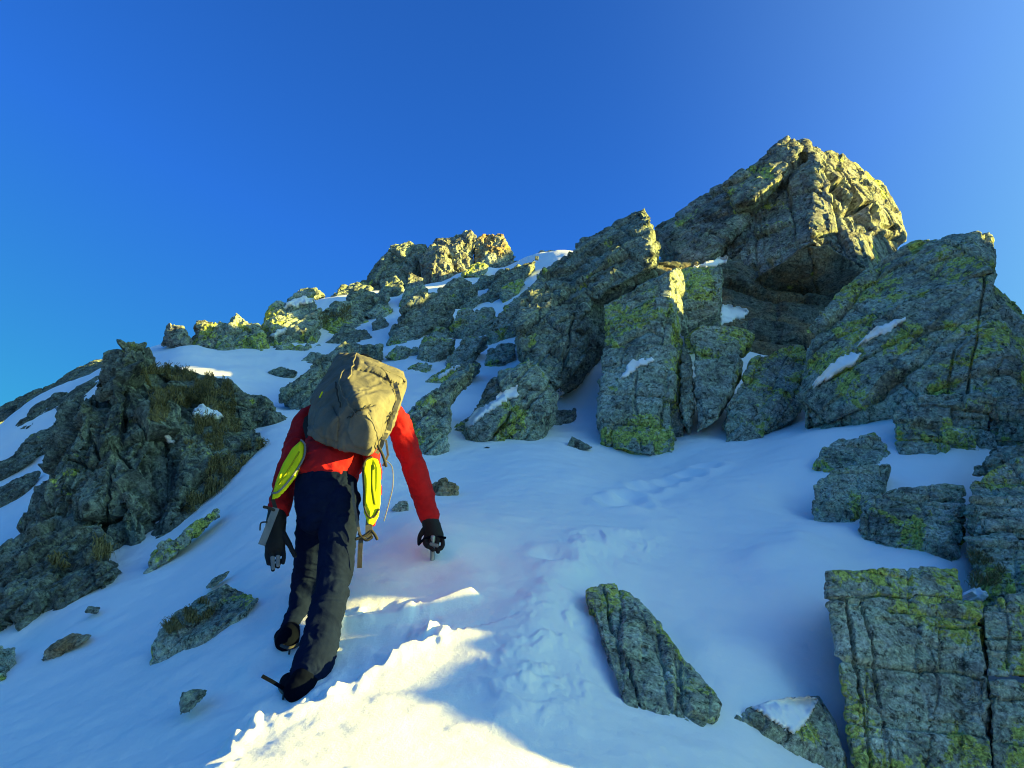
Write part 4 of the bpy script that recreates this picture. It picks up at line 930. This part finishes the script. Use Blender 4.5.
# ------------------------------------------------------------------ snow lying on the rocks
bpy.context.view_layer.update()
_BV = []
for o in ROCKS:
    mw = np.array(o.matrix_world); n_ = len(o.data.vertices); v = np.empty(n_*3, np.float32); o.data.vertices.foreach_get('co', v); v = v.reshape(-1, 3)+mw[:3, 3]
    nf_ = len(o.data.polygons); li = np.empty(len(o.data.loops), np.int32); o.data.loops.foreach_get('vertex_index', li)
    _BV.append((o, v, li.reshape(nf_, -1) if len(li) == nf_*4 else None))
def rock_tree(objs=None):
    V, Fs, k = [], [], 0
    for o, v, f in _BV:
        if f is None: continue
        V.append(v); Fs.append(f+k); k += len(v)
    return BVHTree.FromPolygons(np.vstack(V).tolist(), np.vstack(Fs).tolist())
RT = rock_tree()
def snow_patch(label, poly, thick=.032, step=1.1, edge=3.5):
    xs = np.arange(min(p[0] for p in poly)-2, max(p[0] for p in poly)+3, step); ys = np.arange(min(p[1] for p in poly)-2, max(p[1] for p in poly)+3, step)
    nx, ny = len(xs), len(ys); Y = np.full((ny, nx), np.nan); D = np.zeros((ny, nx))
    for j, y in enumerate(ys):
        for i, x in enumerate(xs):
            jx = x+vnoise(np.array([[x*.35, y*.35, 1.]]), 5)[0]*2.2; jy = y+vnoise(np.array([[x*.35, y*.35, 9.]]), 6)[0]*1.6
            if inside(poly, jx, jy):
                D[j, i] = edge_d(poly, jx, jy)
                h = RT.ray_cast(Vector((0, 0, 0)), Vector(ray(x, y)).normalized(), 100)
                if h[0]: Y[j, i] = h[0].y
    M = ~np.isnan(Y)
    if M.sum() < 6: print('NO PATCH', label); return
    med = np.nanmedian(Y); M &= np.abs(Y-med) < .12*med; Y[~M] = med
    lab = np.zeros((ny, nx), int); best = (0, 0); k_ = 0            # keep the largest connected piece
    for j in range(ny):
        for i in range(nx):
            if M[j, i] and not lab[j, i]:
                k_ += 1; st = [(j, i)]; lab[j, i] = k_; c_ = 0
                while st:
                    a, b = st.pop(); c_ += 1
                    for a2, b2 in ((a+1, b), (a-1, b), (a, b+1), (a, b-1)):
                        if 0 <= a2 < ny and 0 <= b2 < nx and M[a2, b2] and not lab[a2, b2]: lab[a2, b2] = k_; st.append((a2, b2))
                best = max(best, (c_, k_))
    M &= lab == best[1]; Y[~M] = med
    Z = Y.copy()
    for _ in range(16):
        Zp = np.pad(Z, 1, mode='edge'); Z = (Zp[:-2, 1:-1]+Zp[2:, 1:-1]+Zp[1:-1, :-2]+Zp[1:-1, 2:]+Zp[1:-1, 1:-1]*2)/6
        Z = np.where(M, Z, med)
    idx = np.full((ny, nx), -1); V = []; 
    for j in range(ny):
        for i in range(nx):
            if M[j, i]:
                t = min(D[j, i]/edge, 1.0); t = t*(2-t)
                y = min(Z[j, i], Y[j, i])-.012-thick*.7*t
                idx[j, i] = len(V); V.append(at(xs[i], ys[j], y)+np.array([0, 0, thick*.35*t]))
    n_ = len(V); V2 = [v+np.array([0, .10+thick, -.03]) for v in V]
    Fq = []; ed = {}
    for j in range(ny-1):
        for i in range(nx-1):
            q = (idx[j, i], idx[j+1, i], idx[j+1, i+1], idx[j, i+1])
            if min(q) >= 0:
                Fq.append(q); Fq.append(tuple(k+n_ for k in q[::-1]))
                for a, b in zip(q, q[1:]+q[:1]):
                    if (b, a) in ed: del ed[(b, a)]
                    else: ed[(a, b)] = 1
    for a, b in ed: Fq.append((b, a, a+n_, b+n_))
    V = np.array(V+V2); org = V.mean(0)
    o = link_mesh('snow_patch', V-org, np.array(Fq), M_SNOW, True); o.location = org
    tag(o, label, 'snow patch', 'snow patches lying on the rocks', 'thing')
snow_patch('white snow streak slanting across the big tilted slab left of the cave', [(465,423),(470,413),(487,403),(503,391),(519,384),(520,395),(503,404),(487,414),(469,429)])
snow_patch('small snow streak halfway up the tall middle block', [(624,368),(632,360),(654,357),(655,361),(640,368),(630,376),(620,379)])
snow_patch('upper thin snow streak on the face of the leaning cliff', [(855,346),(868,333),(880,325),(907,316),(906,321),(885,334)])
snow_patch('broad lower snow tongue on the face of the leaning cliff', [(814,384),(824,370),(838,359),(850,353),(862,352),(855,364),(838,374)])
snow_patch('snow pocket in the notch below the tower', [(719,305),(730,304),(748,310),(746,319),(730,322),(717,327)])
snow_patch('thin snow ledge on the dark skyline slab', [(684,269),(704,262),(728,255),(729,262),(708,269),(690,273)])
snow_patch('small snow streak on the grey skyline crag', [(269,337),(276,331),(287,326),(286,332),(274,339)], .06)
snow_patch('snow cap on the tip of the grey skyline crag', [(280,309),(290,300),(303,296),(316,298),(312,303),(296,307)], .08)
snow_patch('round snow bit among the brown grass of the outcrop', [(191,415),(196,407),(203,404),(215,410),(226,416),(214,419),(200,418)], .06)
snow_patch('tiny snow bit on the dark face of the outcrop', [(163,438),(168,435),(175,440),(172,444),(165,445)], .04)
snow_patch('snow cap on the half buried stone in front of the corner block', [(752,708),(768,702),(790,698),(812,696),(818,700),(812,712),(804,728),(795,735),(780,726),(764,716)], .035)
snow_patch('small pale sunlit stone on top of the crack in the corner blocks', [(963,599),(969,591),(977,588),(987,592),(988,600),(976,603)], .03)  # a pale sunlit stone, built and coloured like the snow patches
snow_patch('thin snow line above the tilted green slab', [(437,376),(450,368),(462,363),(463,366),(450,373),(440,379)], .05)
snow_patch('short snow wedge beside the dark cave mouth', [(551,404),(553,393),(558,387),(566,393),(571,404),(562,410)], .05)

# ------------------------------------------------------------------ dry grass
def grass_mat():
    N = NT('dry grass'); oi = N.n('ShaderNodeTexCoord')
    c = N.ramp(N.noise(oi.outputs['Object'], 5, 6, .7), [(.3, (.06, .05, .016)), (.5, (.17, .14, .045)), (.7, (.30, .25, .10))])
    N.l(c, N.bsdf.inputs['Base Color']); N.bsdf.inputs['Roughness'].default_value = .8; return N.m
M_GRASS = grass_mat()
def grass(label, polys, per, ln, wid=.006, seed=3):
    rnd = random.Random(seed); V, Fs = [], []
    for poly in polys:
        x0, x1 = min(p[0] for p in poly), max(p[0] for p in poly); y0, y1 = min(p[1] for p in poly), max(p[1] for p in poly)
        for _ in range(int((x1-x0)*(y1-y0)*per)):
            x, y = rnd.uniform(x0, x1), rnd.uniform(y0, y1)
            if not inside(poly, x, y): continue
            if vnoise(np.array([[x*.11, y*.13, 3.]]), seed)[0] < -.22: continue
            h = RT.ray_cast(Vector((0, 0, 0)), Vector(ray(x, y)).normalized(), 100)
            if not h[0]: continue
            p = np.array(h[0]); n_ = np.array(h[1])
            tuft = vnoise(np.array([p*5]), seed+1)[0]
            d = n_*.55+np.array([rnd.uniform(-.5, .5), rnd.uniform(-.5, .3)-.25, .55+rnd.uniform(-.4, .4)])+np.array([tuft*.8, 0, 0]); d /= np.linalg.norm(d)
            L = ln*rnd.uniform(.5, 1.3)*(1+.5*tuft); s = np.cross(d, [rnd.uniform(-1, 1), rnd.uniform(-1, 1), rnd.uniform(-1, 1)]); s /= np.linalg.norm(s)+1e-9; s *= wid*rnd.uniform(.6, 1.3)
            m = p+d*L*.5; e = p+d*L*.75+np.array([0, -.1*L, -.55*L])
            k = len(V); V += [p-d*.02-s, p-d*.02+s, m+s*.8, m-s*.8, e]; Fs += [(k, k+1, k+2, k+3), (k+3, k+2, k+4)]
    V = np.array(V); org = V.mean(0)
    o = link_mesh('dry_grass', V-org, Fs, M_GRASS, False); o.location = org
    tag(o, label, 'grass', kind='stuff')
grass('brown dry grass covering the right half of the large left outcrop', [
  [(140,371),(160,362),(176,361),(205,369),(232,384),(237,405),(235,416),(215,420),(200,402),(188,410),(172,398),(160,404),(150,390)],
  [(150,398),(160,395),(170,410),(165,425),(150,420)],
  [(184,424),(200,412),(228,416),(262,430),(266,446),(244,470),(233,490),(205,508),(188,514),(186,494),(204,474),(212,458),(204,440),(186,446)]], 1.4, .10, .0034)
grass('brown grass on the oblong mossy rock beside the climber', [[(160,622),(176,612),(200,602),(216,605),(212,616),(190,626),(168,634)]], 1.1, .07, .003, 5)
grass('brown grass in the dark hollow of the blocks at the right edge', [[(962,555),(972,548),(990,560),(1010,572),(1000,584),(975,590),(962,580)]], .7, .07, .0025, 6)
grass('brown grass on the low rock mass at the left edge', [[(88,545),(100,540),(108,555),(98,562)],[(50,560),(70,556),(72,566),(54,570)]], .9, .14, .005, 8)
grass('dry grass on the wide shaded crag of the skyline', [[(318,312),(330,305),(350,306),(352,318),(335,322),(320,326)]], 1.2, .12, .006, 9)
# ------------------------------------------------------------------ light, camera
cam = bpy.data.cameras.new('camera'); co = bpy.data.objects.new('camera', cam); COL.objects.link(co)
cam.sensor_width = 36; cam.lens = 36*F/1024; cam.clip_start = .05; cam.clip_end = 5000
co.location = (0, 0, 0); co.rotation_euler = (math.radians(90)+PITCH, 0, 0)
scene.camera = co
sun = bpy.data.lights.new('sun', 'SUN'); so = bpy.data.objects.new('sun', sun); COL.objects.link(so)
sun.energy = SUN_STR; sun.angle = math.radians(.5); sun.color = (1.0, .80, .17)
sd = Vector((SUN_H[0]*math.cos(SUN_EL), SUN_H[1]*math.cos(SUN_EL), math.sin(SUN_EL)))
so.rotation_euler = sd.to_track_quat('Z', 'Y').to_euler()
w = bpy.data.worlds.new('World'); scene.world = w; w.use_nodes = True
nt = w.node_tree; bg = nt.nodes['Background']
sky = nt.nodes.new('ShaderNodeTexSky'); sky.sky_type = 'NISHITA'; sky.sun_disc = False
sky.sun_elevation = SUN_EL; sky.sun_rotation = math.atan2(SUN_H[0], SUN_H[1])
sky.altitude = 2500; sky.air_density = 1.0; sky.dust_density = 10; sky.ozone_density = 10
# bright hazy air round the low sun
tcw = nt.nodes.new('ShaderNodeTexCoord')
dt = nt.nodes.new('ShaderNodeVectorMath'); dt.operation = 'DOT_PRODUCT'; dt.inputs[1].default_value = tuple(sd)
nt.links.new(tcw.outputs['Generated'], dt.inputs[0])
mx = nt.nodes.new('ShaderNodeMath'); mx.operation = 'MAXIMUM'; mx.inputs[1].default_value = 0; nt.links.new(dt.outputs['Value'], mx.inputs[0])
pw = nt.nodes.new('ShaderNodeMath'); pw.operation = 'POWER'; pw.inputs[1].default_value = GLOW_POW; nt.links.new(mx.outputs[0], pw.inputs[0])
gl_ = nt.nodes.new('ShaderNodeVectorMath'); gl_.operation = 'SCALE'; gl_.inputs[0].default_value = GLOW; nt.links.new(pw.outputs[0], gl_.inputs['Scale'])
sm = nt.nodes.new('ShaderNodeVectorMath'); sm.operation = 'ADD'; mn = nt.nodes.new('ShaderNodeVectorMath'); mn.operation = 'MINIMUM'; mn.inputs[1].default_value = (9, 9, SKY_BMAX); nt.links.new(sky.outputs[0], mn.inputs[0])
nt.links.new(mn.outputs[0], sm.inputs[0]); nt.links.new(gl_.outputs[0], sm.inputs[1])
nt.links.new(sm.outputs[0], bg.inputs['Color'])
bg.inputs['Strength'].default_value = SKY_STR
vs = scene.view_settings; vs.view_transform = 'Standard'; vs.look = 'None'; vs.exposure = EXPO; vs.gamma = 1
scene.cycles.use_denoising = True
scene.cycles.pixel_filter_type = 'BLACKMAN_HARRIS'; scene.cycles.filter_width = 1.1
scene.cycles.max_bounces = 6; scene.cycles.diffuse_bounces = 3
